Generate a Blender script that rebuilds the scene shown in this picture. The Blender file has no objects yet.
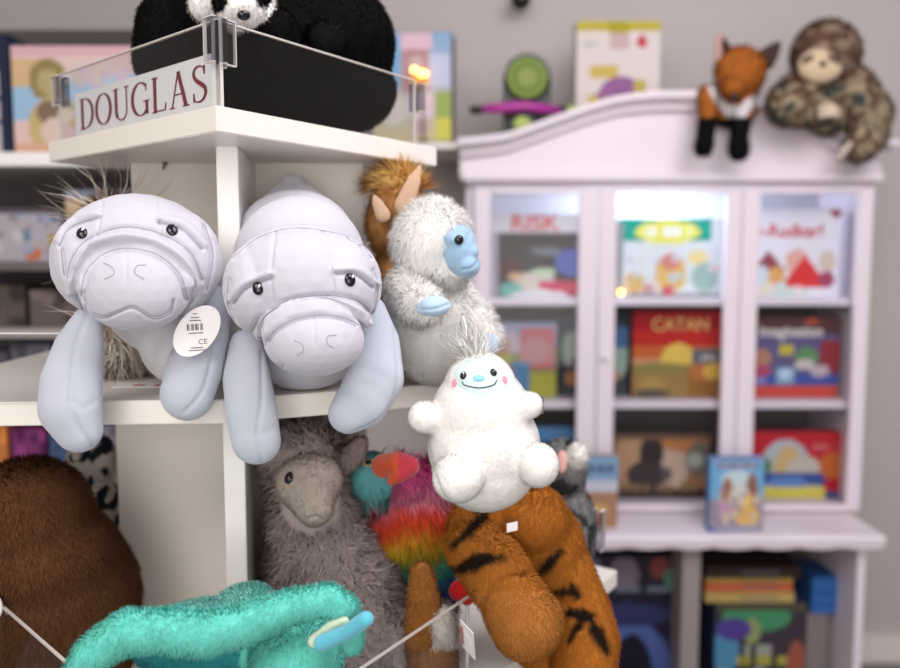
import bpy, bmesh, math, random
import numpy as np
from mathutils import Vector, Matrix, Euler
from mathutils.bvhtree import BVHTree
from mathutils.kdtree import KDTree
random.seed(5); rng = np.random.default_rng(5)
C = bpy.context.scene.collection
FP = 875.0; PITCH = math.atan(84/875.0); CZ = 1.60
cp, sp = math.cos(PITCH), math.sin(PITCH)
def P(px, py, Y):
    a = (px-450)/FP; b = (334-py)/FP
    d = Vector((a, cp+b*sp, -sp+b*cp)); t = Y/d.y
    return Vector((0, 0, CZ))+d*t
def K(Y): return Y/FP
def proj_px(v):
    x = v[:, 0]; y = v[:, 1]; z = v[:, 2]-CZ
    dep = y*cp-z*sp; up = y*sp+z*cp
    return 450+FP*x/dep, 334-FP*up/dep

# ------------------------------------------------------------------ materials
MATS = {}
def nm(name):
    m = bpy.data.materials.new(name); m.use_nodes = True
    return m, m.node_tree, m.node_tree.nodes['Principled BSDF']
def plain(name, col, rough=.5, metal=0, noise=0.0, scale=20, bump=0.0, sheen=0.0, emit=None, es=0):
    if name in MATS: return MATS[name]
    m, t, b = nm(name)
    b.inputs['Roughness'].default_value = rough; b.inputs['Metallic'].default_value = metal
    b.inputs['Base Color'].default_value = (*col, 1)
    if sheen: b.inputs['Sheen Weight'].default_value = sheen
    if noise or bump:
        n = t.nodes.new('ShaderNodeTexNoise'); n.inputs['Scale'].default_value = scale; n.inputs['Detail'].default_value = 4
        tc = t.nodes.new('ShaderNodeTexCoord'); t.links.new(tc.outputs['Object'], n.inputs['Vector'])
        r = t.nodes.new('ShaderNodeMix'); r.data_type = 'RGBA'
        r.inputs[6].default_value = (*[max(0, c*(1-noise)) for c in col], 1); r.inputs[7].default_value = (*[min(1, c*(1+noise)) for c in col], 1)
        t.links.new(n.outputs['Fac'], r.inputs[0]); t.links.new(r.outputs[2], b.inputs['Base Color'])
        if bump:
            bm_ = t.nodes.new('ShaderNodeBump'); bm_.inputs['Strength'].default_value = bump; bm_.inputs['Distance'].default_value = .002
            t.links.new(n.outputs['Fac'], bm_.inputs['Height']); t.links.new(bm_.outputs['Normal'], b.inputs['Normal'])
    if emit: b.inputs['Emission Color'].default_value = (*emit, 1); b.inputs['Emission Strength'].default_value = es
    MATS[name] = m; return m
def attr_mat(name, rough=.9, spec=.25, sheen=0.0, bump=0.0, scale=400, noise=.08, trans=0.0):
    """colour comes from the mesh's own dye attribute, with procedural weave noise"""
    if name in MATS: return MATS[name]
    m, t, b = nm(name)
    a = t.nodes.new('ShaderNodeAttribute'); a.attribute_name = 'Col'
    n = t.nodes.new('ShaderNodeTexNoise'); n.inputs['Scale'].default_value = scale; n.inputs['Detail'].default_value = 3
    tc = t.nodes.new('ShaderNodeTexCoord'); t.links.new(tc.outputs['Object'], n.inputs['Vector'])
    mr = t.nodes.new('ShaderNodeMapRange'); mr.inputs[3].default_value = 1-noise; mr.inputs[4].default_value = 1+noise
    t.links.new(n.outputs['Fac'], mr.inputs[0])
    vm = t.nodes.new('ShaderNodeVectorMath'); vm.operation = 'SCALE'
    t.links.new(a.outputs['Color'], vm.inputs[0]); t.links.new(mr.outputs[0], vm.inputs['Scale'])
    t.links.new(vm.outputs[0], b.inputs['Base Color'])
    b.inputs['Roughness'].default_value = rough
    b.inputs['Specular IOR Level'].default_value = spec
    if sheen: b.inputs['Sheen Weight'].default_value = sheen; b.inputs['Sheen Roughness'].default_value = .5
    if bump:
        bn = t.nodes.new('ShaderNodeBump'); bn.inputs['Strength'].default_value = bump; bn.inputs['Distance'].default_value = .001
        t.links.new(n.outputs['Fac'], bn.inputs['Height']); t.links.new(bn.outputs['Normal'], b.inputs['Normal'])
    if trans:
        tr = t.nodes.new('ShaderNodeBsdfTranslucent'); t.links.new(vm.outputs[0], tr.inputs['Color'])
        mx = t.nodes.new('ShaderNodeMixShader'); mx.inputs[0].default_value = trans
        out = t.nodes['Material Output']
        t.links.new(b.outputs[0], mx.inputs[1]); t.links.new(tr.outputs[0], mx.inputs[2]); t.links.new(mx.outputs[0], out.inputs['Surface'])
    MATS[name] = m; return m
def clear(name, tint=(.97, .98, .98), refl=.06, edge=None):
    if name in MATS: return MATS[name]
    m = bpy.data.materials.new(name); m.use_nodes = True; t = m.node_tree; t.nodes.clear()
    o = t.nodes.new('ShaderNodeOutputMaterial'); tr = t.nodes.new('ShaderNodeBsdfTransparent'); gl = t.nodes.new('ShaderNodeBsdfGlossy')
    tr.inputs[0].default_value = (*tint, 1); gl.inputs['Roughness'].default_value = .04
    lw = t.nodes.new('ShaderNodeFresnel'); lw.inputs['IOR'].default_value = 1.0+refl*8
    mx = t.nodes.new('ShaderNodeMixShader')
    ge = t.nodes.new('ShaderNodeNewGeometry'); iv = t.nodes.new('ShaderNodeMath'); iv.operation = 'SUBTRACT'; iv.inputs[0].default_value = 1.0
    t.links.new(ge.outputs['Backfacing'], iv.inputs[1]); mu = t.nodes.new('ShaderNodeMath'); mu.operation = 'MULTIPLY'
    t.links.new(lw.outputs[0], mu.inputs[0]); t.links.new(iv.outputs[0], mu.inputs[1]); t.links.new(mu.outputs[0], mx.inputs[0]); t.links.new(tr.outputs[0], mx.inputs[1]); t.links.new(gl.outputs[0], mx.inputs[2]); t.links.new(mx.outputs[0], o.inputs[0])
    MATS[name] = m; return m
VELVET = attr_mat('velvet_fabric', .95, sheen=.35, bump=.35, scale=900, noise=.05)
FUR = attr_mat('plush_fur', .9, spec=.08, noise=.10, scale=60, trans=.15)
PILE = attr_mat('plush_backing', .95, spec=.05, noise=.10, scale=60)
PRINT = attr_mat('printed_card', .7, spec=.12, noise=.05, scale=30)
WHITEL = plain('white_laminate', (.78, .73, .67), .38, noise=.02, scale=8)
EDGE = plain('white_edge_band', (.86, .84, .81), .35)
LILAC = plain('lilac_paint', (.78, .69, .75), .42, noise=.02, scale=6)
TAUPE = plain('taupe_back_panel', (.13, .10, .10), .6, noise=.1, scale=10)
BLACKG = plain('black_gloss', (.006, .006, .008), .08)
BLACKM = plain('black_plastic', (.012, .012, .014), .4)
WHITE = plain('white_thread', (.85, .85, .86), .6)
PAPER = plain('white_paper', (.84, .81, .80), .6)
INK = plain('dark_ink', (.10, .09, .11), .6)
ACRYL = clear('clear_acrylic', (.93, .94, .95), .06)
ACEDGE = plain('polished_acrylic_edge', (.60, .55, .51), .15)
GLASS = clear('door_glass', (.96, .97, .98), .05)

# ------------------------------------------------------------------ geometry collector
class G:
    def __init__(s): s.V = []; s.F = []; s.Cc = []; s.N = []; s.M = []; s.n = 0; s.cn = False; s.S = []
    def add(s, v, f, col=(.8, .8, .8), nrm=None, mat=0, smooth=True):
        v = np.asarray(v, float).reshape(-1, 3)
        s.V.append(v)
        c = np.asarray(col, float)
        if c.ndim == 1: c = np.tile(c, (len(v), 1))
        s.Cc.append(c)
        s.N.append(np.zeros_like(v) if nrm is None else np.asarray(nrm, float))
        if nrm is not None: s.cn = True
        f = f.tolist() if hasattr(f, 'tolist') else f
        o = s.n
        s.F.extend([[i+o for i in q] for q in f]); s.M.extend([mat]*len(f)); s.S.extend([smooth]*len(f)); s.n += len(v)
        return s
    def box(s, c, size, rz=0, col=(.8, .8, .8), mat=0, bevel=0, M=None):
        bm = bmesh.new(); bmesh.ops.create_cube(bm, size=1)
        bmesh.ops.scale(bm, vec=Vector(size), verts=bm.verts)
        if bevel: bmesh.ops.bevel(bm, geom=list(bm.edges), offset=bevel, segments=2, affect='EDGES', profile=.6)
        X = M if M is not None else Matrix.Translation(Vector(c)) @ Matrix.Rotation(rz, 4, 'Z')
        bm.transform(X); s.frombm(bm, col, mat, False); return s
    def frombm(s, bm, col=(.8, .8, .8), mat=0, smooth=True):
        bm.verts.index_update()
        v = [list(x.co) for x in bm.verts]; f = [[q.index for q in x.verts] for x in bm.faces]
        bm.free(); s.add(v, f, col, mat=mat, smooth=smooth)
    def ell(s, c, r, rot=None, col=(.8, .8, .8), mat=0, sub=3):
        bm = bmesh.new(); bmesh.ops.create_icosphere(bm, subdivisions=sub, radius=1)
        M = Matrix.Translation(Vector(c))
        if rot: M = M @ Euler(rot).to_matrix().to_4x4()
        M = M @ Matrix.Diagonal((*r, 1)); bm.transform(M); s.frombm(bm, col, mat); return s
    def tube(s, pts, r, col=(.8, .8, .8), mat=0, seg=8):
        pts = [Vector(p) for p in pts]; n = len(pts)
        rr = r if hasattr(r, '__len__') else [r]*n
        V = []; F = []
        up = Vector((0, 0, 1))
        for i, p in enumerate(pts):
            t = (pts[min(i+1, n-1)]-pts[max(i-1, 0)]).normalized()
            a = t.cross(up)
            if a.length < .05: a = t.cross(Vector((1, 0, 0)))
            a.normalize(); b = t.cross(a).normalized()
            for k in range(seg):
                an = 2*math.pi*k/seg; V.append(p+(a*math.cos(an)+b*math.sin(an))*rr[i])
        for i in range(n-1):
            for k in range(seg):
                F.append([i*seg+k, i*seg+(k+1) % seg, (i+1)*seg+(k+1) % seg, (i+1)*seg+k])
        F.append(list(range(seg))[::-1]); F.append([(n-1)*seg+k for k in range(seg)])
        s.add([list(v) for v in V], F, col, mat=mat); return s
    def prism(s, poly, z0, z1, col=(.8, .8, .8), mat=0, bevel=0):
        bm = bmesh.new(); vs = [bm.verts.new((x, y, z0)) for x, y in poly]; f = bm.faces.new(vs)
        r = bmesh.ops.extrude_face_region(bm, geom=[f])
        bmesh.ops.translate(bm, vec=(0, 0, z1-z0), verts=[e for e in r['geom'] if isinstance(e, bmesh.types.BMVert)])
        bmesh.ops.recalc_face_normals(bm, faces=bm.faces)
        if bevel: bmesh.ops.bevel(bm, geom=list(bm.edges), offset=bevel, segments=2, affect='EDGES')
        s.frombm(bm, col, mat, False); return s
    def build(s, name, mats, parent=None, loc=None):
        V = np.concatenate(s.V)
        base = Vector(loc) if loc is not None else (parent_world(parent) if parent else Vector((0, 0, 0)))
        V = V-np.array(base)
        me = bpy.data.meshes.new(name); me.from_pydata(V.tolist(), [], s.F)
        if mats is FUR: mats = [PILE, FUR]
        if not isinstance(mats, (list, tuple)): mats = [mats]
        for m in mats: me.materials.append(m)
        me.polygons.foreach_set('material_index', s.M); me.polygons.foreach_set('use_smooth', s.S)
        a = me.attributes.new('Col', 'FLOAT_COLOR', 'POINT')
        cc = np.concatenate(s.Cc); cc = np.concatenate([cc, np.ones((len(cc), 1))], 1)
        a.data.foreach_set('color', cc.astype(np.float32).ravel())
        me.update()
        if s.cn:
            N = np.concatenate(s.N); z = np.linalg.norm(N, axis=1) < 1e-6
            if z.any():
                vn = np.zeros(len(V)*3); me.vertex_normals.foreach_get('vector', vn); N[z] = vn.reshape(-1, 3)[z]
            N /= np.maximum(np.linalg.norm(N, axis=1, keepdims=True), 1e-9)
            me.normals_split_custom_set_from_vertices(N.tolist())
        o = bpy.data.objects.new(name, me); C.objects.link(o)
        if parent:
            o.parent = parent; o.location = base-parent_world(parent)
        else: o.location = base
        return o
def parent_world(p):
    v = Vector(p.location)
    while p.parent: p = p.parent; v += Vector(p.location)
    return v
def tag(o, label, cat, group=None, kind=None):
    o['label'] = label; o['category'] = cat
    if group: o['group'] = group
    if kind: o['kind'] = kind
    return o
def thing(name, label, cat, loc, group=None):
    o = bpy.data.objects.new(name, None); o.empty_display_size = .03; C.objects.link(o); o.location = loc
    return tag(o, label, cat, group)
def struct(o): o['kind'] = 'structure'; return o

# ------------------------------------------------------------------ soft bodies
class Soft:
    """continuous stuffed shape grown from overlapping ellipsoids and limb chains"""
    def __init__(s, parts, voxel=.003, smooth=6, floor=None):
        bm = bmesh.new()
        def sph(c, r, rot=None):
            b = bmesh.new(); bmesh.ops.create_icosphere(b, subdivisions=3, radius=1)
            M = Matrix.Translation(Vector(c))
            if rot: M = M @ Euler(rot).to_matrix().to_4x4()
            b.transform(M @ Matrix.Diagonal((*r, 1)))
            me = bpy.data.meshes.new('t'); b.to_mesh(me); b.free(); bm.from_mesh(me); bpy.data.meshes.remove(me)
        for p in parts:
            if p[0] == 'e': sph(p[1], p[2], p[3] if len(p) > 3 else None)
            else:
                pts = [(Vector(q[0]), q[1]) for q in p[1]]; fl = p[2] if len(p) > 2 else 1
                for (a, ra), (b_, rb) in zip(pts, pts[1:]):
                    n = max(2, int((b_-a).length/(min(ra, rb)*.35)))
                    for i in range(n+1):
                        t = i/n; r = ra+(rb-ra)*t; sph(a.lerp(b_, t), (r, r*fl, r))
        me = bpy.data.meshes.new('tmp'); bm.to_mesh(me); bm.free()
        ob = bpy.data.objects.new('tmp', me); C.objects.link(ob)
        m = ob.modifiers.new('r', 'REMESH'); m.mode = 'VOXEL'; m.voxel_size = voxel
        if smooth:
            m = ob.modifiers.new('s', 'SMOOTH'); m.iterations = smooth; m.factor = .5
        dg = bpy.context.evaluated_depsgraph_get(); e = ob.evaluated_get(dg)
        r = bpy.data.meshes.new_from_object(e)
        bpy.data.objects.remove(ob); bpy.data.meshes.remove(me)
        s.v = np.zeros(len(r.vertices)*3); r.vertices.foreach_get('co', s.v); s.v = s.v.reshape(-1, 3)
        if floor is not None: s.v[:, 2] = np.maximum(s.v[:, 2], floor)
        s.f = [list(p.vertices) for p in r.polygons]
        bpy.data.meshes.remove(r)
        s.col = np.tile(np.array((.8, .8, .8)), (len(s.v), 1)); s.upd()
    def upd(s):
        q = np.array([f if len(f) == 4 else f+[f[-1]] for f in s.f]); s.q = q
        a = s.v[q[:, 2]]-s.v[q[:, 0]]; b = s.v[q[:, 3]]-s.v[q[:, 1]]
        fn = np.cross(a, b); s.fa = np.linalg.norm(fn, axis=1)*.5
        vn = np.zeros_like(s.v)
        for k in range(4): np.add.at(vn, q[:, k], fn)
        s.vn = vn/np.maximum(np.linalg.norm(vn, axis=1, keepdims=True), 1e-12)
        s._b = None
    def bvh(s):
        if s._b is None: s._b = BVHTree.FromPolygons([Vector(x) for x in s.v], s.f)
        return s._b
    def hit(s, px, py, off=0):
        d = (P(px, py, 1)-Vector((0, 0, CZ))).normalized(); h = s.bvh().ray_cast(Vector((0, 0, CZ)), d)
        if h[0] is None:
            h = s.bvh().find_nearest(P(px, py, float(s.v[:, 1].mean())))
        n = Vector(h[1]); 
        if n.dot(d) > 0: n = -n
        return Vector(h[0])+n*off, n
    def path(s, pts, off=0, n=24):
        return [s.hit(x, y, off)[0] for x, y in spline(pts, n)]
    def ridge(s, pts, w, amp, n=70):
        """raise (or press in) the stuffing along a seam; w in metres"""
        pa = np.array(spline(pts, n)); px, py = proj_px(s.v); d = np.full(len(px), 1e9)
        cam = np.array([0, 0, CZ]); vd = s.v-cam; vd /= np.linalg.norm(vd, axis=1, keepdims=True); fr = np.clip(-(s.vn*vd).sum(1)*3, 0, 1)
        for x, y in pa: d = np.minimum(d, (px-x)**2+(py-y)**2)
        k = float(s.v[:, 1].mean())/FP; ym = s.v[:, 1].mean()
        s.v = s.v+s.vn*(amp*fr*np.exp(-d/(w/k)**2))[:, None]; s.upd(); return s
    def relax(s, it=2):
        for _ in range(it):
            acc = np.zeros_like(s.v); c = np.zeros(len(s.v)); cen = s.v[s.q].mean(1)
            for k in range(4): np.add.at(acc, s.q[:, k], cen); np.add.at(c, s.q[:, k], 1)
            s.v = s.v*.5+.5*acc/c[:, None]
        s.upd(); return s
    def noise(s, amp, scale):
        from mathutils import noise as nz
        k = np.array([nz.noise(Vector(x)*scale) for x in s.v]); s.v = s.v+s.vn*(amp*k)[:, None]; s.upd(); return s
    def paint(s, fn):
        px, py = proj_px(s.v); s.col = np.array([fn(px[i], py[i], s.v[i]) for i in range(len(s.v))]); return s
    def flat(s, c): s.col = np.tile(np.array(c, float), (len(s.v), 1)); return s
    def to(s, g, mat=0): g.add(s.v, s.f, s.col, nrm=s.vn, mat=mat); return g
    def fur(s, g, n, length, width=.0006, comb=(0, 0, -1), lay=.5, jit=.35, cj=.12, mask=None, mat=1, curl=0, lenfn=None):
        p = s.fa.copy()
        if mask is not None:
            cen = s.v[s.q].mean(1); X, Y = proj_px(cen); mk = np.array([mask(X[i], Y[i], cen[i]) for i in range(len(cen))], float); p = p*mk
        p /= p.sum(); fi = rng.choice(len(p), n, p=p); q = s.q[fi]
        u = rng.random((n, 1)); w = rng.random((n, 1))
        def bil(A): return (A[q[:, 0]]*(1-u)+A[q[:, 1]]*u)*(1-w)+(A[q[:, 3]]*(1-u)+A[q[:, 2]]*u)*w
        base = bil(s.v); N = bil(s.vn); N /= np.linalg.norm(N, axis=1, keepdims=True); col = bil(s.col)
        cb = np.array(comb, float); cb = cb/np.linalg.norm(cb)
        # clumping field
        from mathutils import noise as nz
        cl = np.array([list(nz.noise_vector(Vector(b)*45)) for b in base])
        T = cb-N*(N@cb)[:, None]
        L = length*(.6+.6*rng.random((n, 1)))
        if lenfn is not None:
            X, Y = proj_px(base); L = L*np.array([lenfn(X[i], Y[i], base[i]) for i in range(n)])[:, None]
        d0 = N*(1-lay)+T*lay+rng.normal(0, jit, (n, 3))*.6+cl*jit*.7
        d0 /= np.linalg.norm(d0, axis=1, keepdims=True)
        d1 = d0+T*lay+cb*.35*lay+cl*curl+rng.normal(0, jit, (n, 3))*.3
        d1 /= np.linalg.norm(d1, axis=1, keepdims=True)
        side = np.cross(d0, N+rng.normal(0, .12, (n, 3))); side /= np.maximum(np.linalg.norm(side, axis=1, keepdims=True), 1e-9)
        W = width*(.7+.6*rng.random((n, 1)))
        b0 = base-N*.0008
        mid = base+d0*L*.5; tip = mid+d1*L*.5
        V = np.stack([b0-side*W, b0+side*W, mid+side*W*.8, mid-side*W*.8, tip], 1).reshape(-1, 3)
        cc = np.clip(col*(1+rng.normal(0, cj, (n, 1))), 0, 1)
        cc = np.repeat(cc, 5, axis=0)
        nn = np.repeat(N+d0*.15, 5, axis=0)
        i = np.arange(n)*5
        F = np.stack([i, i+1, i+2, i+3], 1).tolist()+np.stack([i+3, i+2, i+4], 1).tolist()
        g.add(V, F, cc, nrm=nn, mat=mat); return g
def kd_d(v, pa):
    kd = KDTree(len(pa))
    for i, p in enumerate(pa): kd.insert(Vector(p), i)
    kd.balance(); return np.array([kd.find(Vector(x))[2] for x in v])
def spline(pts, n=24):
    if len(pts) == 2:
        return [tuple(np.array(pts[0])*(1-i/(n-1))+np.array(pts[1])*i/(n-1)) for i in range(n)]
    P0 = [np.array(p, float) for p in pts]; P0 = [2*P0[0]-P0[1]]+P0+[2*P0[-1]-P0[-2]]; out = []
    m = len(pts)-1
    for i in range(n):
        t = i/(n-1)*m; k = min(int(t), m-1); t -= k; a, b, c, d = P0[k:k+4]
        out.append(tuple(.5*((2*b)+(-a+c)*t+(2*a-5*b+4*c-d)*t*t+(-a+3*b-3*c+d)*t**3)))
    return out
def E(px, py, Y, rx, ry, rd, rot=None):
    """ellipsoid: apparent centre, distance, half sizes in photograph units, half depth in metres"""
    k = K(Y); return ('e', P(px, py, Y), (rx*k, rd, ry*k), rot)
def CH(pts, fl=1): return ('c', [(P(x, y, Y), r*K(Y)) for x, y, Y, r in pts], fl)
def orient(n):  # matrix whose Z looks along n, Y up
    n = Vector(n).normalized(); x = Vector((0, 0, 1)).cross(n)
    if x.length < .01: x = Vector((1, 0, 0))
    x.normalize(); y = n.cross(x); return Matrix((x, y, n)).transposed()
def disc_on(g, soft, px, py, rx, ry, th, col=(.01, .01, .01), mat=0, rot=0, off=0, Y=None):
    p, n = soft.hit(px, py); k = K(p.y); M = orient(n).to_4x4()
    bm = bmesh.new(); bmesh.ops.create_icosphere(bm, subdivisions=3, radius=1)
    bm.transform(Matrix.Translation(p+n*off) @ M @ Matrix.Rotation(rot, 4, 'Z') @ Matrix.Diagonal((rx*k, ry*k, th, 1)))
    g.frombm(bm, col, mat)
def text_mesh(txt, size, M, mat, name, parent, loc=None, ext=.0004, bold=0, sx=1):
    cu = bpy.data.curves.new('t', 'FONT'); cu.body = txt; cu.size = size; cu.extrude = ext; cu.align_x = 'CENTER'; cu.align_y = 'CENTER'; cu.offset = bold
    ob = bpy.data.objects.new('t', cu); C.objects.link(ob); dg = bpy.context.evaluated_depsgraph_get()
    me = bpy.data.meshes.new_from_object(ob.evaluated_get(dg)); bpy.data.objects.remove(ob)
    me.transform(M @ Matrix.Diagonal((sx, 1, 1, 1)))
    b = parent_world(parent); me.transform(Matrix.Translation(-b)); me.materials.clear(); me.materials.append(mat)
    o = bpy.data.objects.new(name, me); C.objects.link(o); o.parent = parent; return o

# ------------------------------------------------------------------ room
def quadbox(name, c, size, mat): return struct(G().box(c, size).build(name, mat, loc=c))
WALL = plain('painted_wall', (.52, .472, .458), .7, noise=.03, scale=3)
quadbox('wall_back', (0, 3.35, 1.5), (7.5, .1, 3.0), WALL)
quadbox('wall_left', (-3.2, 1.2, 1.5), (.1, 4.4, 3.0), WALL)
quadbox('wall_right', (3.2, 1.2, 1.5), (.1, 4.4, 3.0), WALL)
quadbox('floor', (0, 1.2, -.05), (6.5, 4.4, .1), plain('carpet', (.24, .21, .2), .9, noise=.2, scale=80))
quadbox('baseboard_back', (0, 3.285, .05), (6.3, .03, .1), WHITEL)
# soffit running along the top of the wall on the left
struct(G().box((-1.85, 3.05, 2.46), (2.9, .5, .36), bevel=.01).build('trim_1', plain('soffit_paint', (.36, .34, .33), .7), loc=(-1.85, 3.05, 2.46)))
cam_c = P(521, 0, 3.2)
t = thing('security_camera', 'small black dome camera on the wall above the white and yellow box', 'camera', P(521, 0, 3.3))
G().ell(cam_c, (.035, .04, .035), col=(.01,)*3).build('dome', BLACKG, t)
G().box(cam_c+Vector((0, .07, .03)), (.05, .07, .03), bevel=.005).build('bracket', BLACKM, t)

# ------------------------------------------------------------------ display stand
Z1 = P(221, 105, .85).z; Z2 = 1.6-150/875*.905; Z3 = 1.10; TH = .025
Fc = (-.2225, .85); Rc = (-.0178, 1.198); Lc = (-.515, 1.14); Bc = (-.31, 1.49)
ds = thing('display_stand', 'white corner display stand with three shelves carrying the plush toys', 'display stand', (-.26, 1.15, 0))
G().prism([Fc, Rc, Bc, Lc], Z1-TH, Z1, bevel=.0012).build('top_shelf', WHITEL, ds)
mid = [(-.62, .875), (-.235, .900), (-.012, 1.005), (.02, 1.30), (-.3, 1.5), (-.62, 1.35)]
G().prism(mid, Z2-TH, Z2, bevel=.0012).build('middle_shelf', WHITEL, ds)
low = [(-.184, .60), (.262, 1.33), (-.3, 1.75), (-.80, 1.24)]
G().prism(low, Z3-TH, Z3, bevel=.0012).build('lower_shelf', WHITEL, ds)
def fin(z0, z1):
    a = Vector((-.243, .967)); b = Vector((-.264, 1.15)); d = (b-a).normalized(); n = Vector((-d.y, d.x))*.0115
    return G().prism([a-n, b-n, b+n, a+n], z0, z1, bevel=.001)
fin(Z2, Z1-TH).build('front_divider', EDGE, ds); fin(Z3, Z2-TH).build('front_divider', EDGE, ds)
for z0, z1, n, xq in ((Z2, Z1-TH, 'back_panel', -.415), (Z3, Z2-TH, 'back_panel', -.447)):
    G().box(((xq-.112)/2, 1.161, (z0+z1)/2), (-.112-xq, .018, z1-z0), bevel=.001).build(n, WHITEL, ds)
G().prism([(-.272, 1.17), (-.25, 1.17), (-.29, 1.45), (-.312, 1.45)], 0.1, Z1-TH-.001).build('rear_divider', WHITEL, ds)
G().prism([(-.272, .75), (-.25, .75), (-.25, 1.17), (-.272, 1.17)], 0.1, Z3-TH).build('base_divider', WHITEL, ds)
G().box((-.27, 1.1, .05), (.5, .6, .1), bevel=.004).build('plinth', WHITEL, ds)
cm = G(); c0 = P(165, 163, 1.148)
cm.ell(c0, (.003, .004, .003), col=(.02,)*3); cm.tube([c0+Vector((0, 0, .004)), c0+Vector((.001, -.006, -.002)), c0+Vector((0, -.008, -.009))], .0013); cm.build('hook', BLACKM, ds)

# clear guards
def guard(a, b, z0, z1, name, label, group='clear acrylic guards around the shelves', th=.003):
    a = Vector((*a, 0)); b = Vector((*b, 0)); d = (b-a).normalized(); n = Vector((-d.y, d.x, 0))*th/2; L = (b-a).length
    t = thing(name, label, 'guard', ((a+b)/2).to_3d()+Vector((0, 0, z0)), group)
    rz = math.atan2(d.y, d.x); c = (a+b)/2
    g = G(); g.box((c.x, c.y, (z0+z1)/2), (L, th, z1-z0), rz=rz); g.build('pane', ACRYL, t)
    e = G(); e.box((c.x, c.y, z1+.0006), (L, th, .0016), rz=rz)
    for q in (a, b): e.box((q.x, q.y, (z0+z1)/2), (.0016, th*1.02, z1-z0), rz=rz)
    e.build('polished_edge', ACEDGE, t); return t
ZG = 1.6+(222/875)*.865
def along(a, b, t, off=0):
    a = Vector(a); b = Vector(b); d = (b-a); n = Vector((-d.y, d.x)).normalized(); p = a+d*t+n*off; return (p.x, p.y)
gl0 = along(Fc, Lc, .015, -.010); gl1 = along(Fc, Lc, .96, -.010)
gr0 = along(Fc, Rc, .02, .010); gr1 = along(Fc, Rc, .90, .010)
guard(gl0, gl1, Z1+.0005, ZG, 'acrylic_guard', 'clear guard on the top shelf holding the sign with red letters')
guard(gr0, gr1, Z1+.0005, ZG, 'acrylic_guard', 'clear guard on the top shelf in front of the black fur of the panda')
def clip(p, rz, label, h=.042, z=ZG-.020):
    t = thing('acrylic_clip', label, 'clip', (p[0], p[1], z-h/2), 'clear clips joining the guards')
    g = G(); d = Vector((math.cos(rz), math.sin(rz), 0)); n = Vector((-d.y, d.x, 0))
    c = Vector((p[0], p[1], z))
    for o in (-.0065, .0065): g.box(c+n*o, (.016, .0035, h), rz=rz, bevel=.0006)
    g.box(c-d*.008, (.003, .0165, h), rz=rz, bevel=.0005)
    g.build('clip_body', clear('thick_acrylic', (.80, .81, .84), .10), t)
    e = G()
    for o in (-.0065, .0065):
        e.box(c+n*o+Vector((0, 0, h/2)), (.016, .0036, .0012), rz=rz); e.box(c+n*o+Vector((0, 0, -h/2)), (.016, .0036, .0012), rz=rz); e.box(c+n*o+d*.008, (.001, .0036, h), rz=rz)
    e.build('clip_edge', ACEDGE, t)
aL = math.atan2(Lc[1]-Fc[1], Lc[0]-Fc[0]); aR = math.atan2(Rc[1]-Fc[1], Rc[0]-Fc[0])
clip(along(Fc, Lc, .022, -.006), aL, 'clear clip at the near corner above the letter S')
clip(along(Fc, Rc, .055, .010), aR, 'clear clip at the near corner, on the guard beside the panda')
clip(along(Fc, Rc, .93, .012), aR, 'clear clip at the far right end of the top shelf guard', h=.036)
clip(along(Fc, Lc, .95, -.010), aL, 'clear clip at the far left end of the top shelf guard', h=.036)

# sign with serif letters
SG = thing('brand_sign', 'white card sign with dark red serif letters behind the clear guard', 'sign', (*along(Fc, Lc, .5, -.016), Z1))
d = Vector((Fc[0]-Lc[0], Fc[1]-Lc[1], 0)).normalized(); n = Vector((d.y, -d.x, 0))
sa = Vector((*along(Fc, Lc, .87, -.0145), Z1+.003)); sb = Vector((*along(Fc, Lc, .045, -.0145), Z1+.003)); SL = (sb-sa).length; SH = .052
G().box((sa+sb)/2+Vector((0, 0, SH/2)), (SL, .001, SH), rz=math.atan2(d.y, d.x)).build('card', PAPER, SG)
def stroke(pts, w):
    V = []; F = []; n_ = len(pts)
    for i, (x, y) in enumerate(pts):
        x0, y0 = pts[max(i-1, 0)]; x1, y1 = pts[min(i+1, n_-1)]; tx, ty = x1-x0, y1-y0; l = math.hypot(tx, ty) or 1
        ww = (w(i/(n_-1), tx/l, ty/l) if callable(w) else w)/2; V += [(x-ty/l*ww, y+tx/l*ww), (x+ty/l*ww, y-tx/l*ww)]
    for i in range(n_-1): F.append([2*i, 2*i+1, 2*i+3, 2*i+2])
    return V, F
T_, t_ = .115, .035
bw = lambda u, tx, ty: t_+(T_-t_)*abs(ty)**1.5
def arc(cx, cy, rx, ry, a0, a1, n=28): return [(cx+rx*math.cos(math.radians(a0+(a1-a0)*i/n)), cy+ry*math.sin(math.radians(a0+(a1-a0)*i/n))) for i in range(n+1)]
def ln(x0, y0, x1, y1, w): return stroke([(x0, y0), (x1, y1)], w)
ser = lambda x, y, w=.24: ln(x-w/2, y, x+w/2, y, t_)
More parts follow.
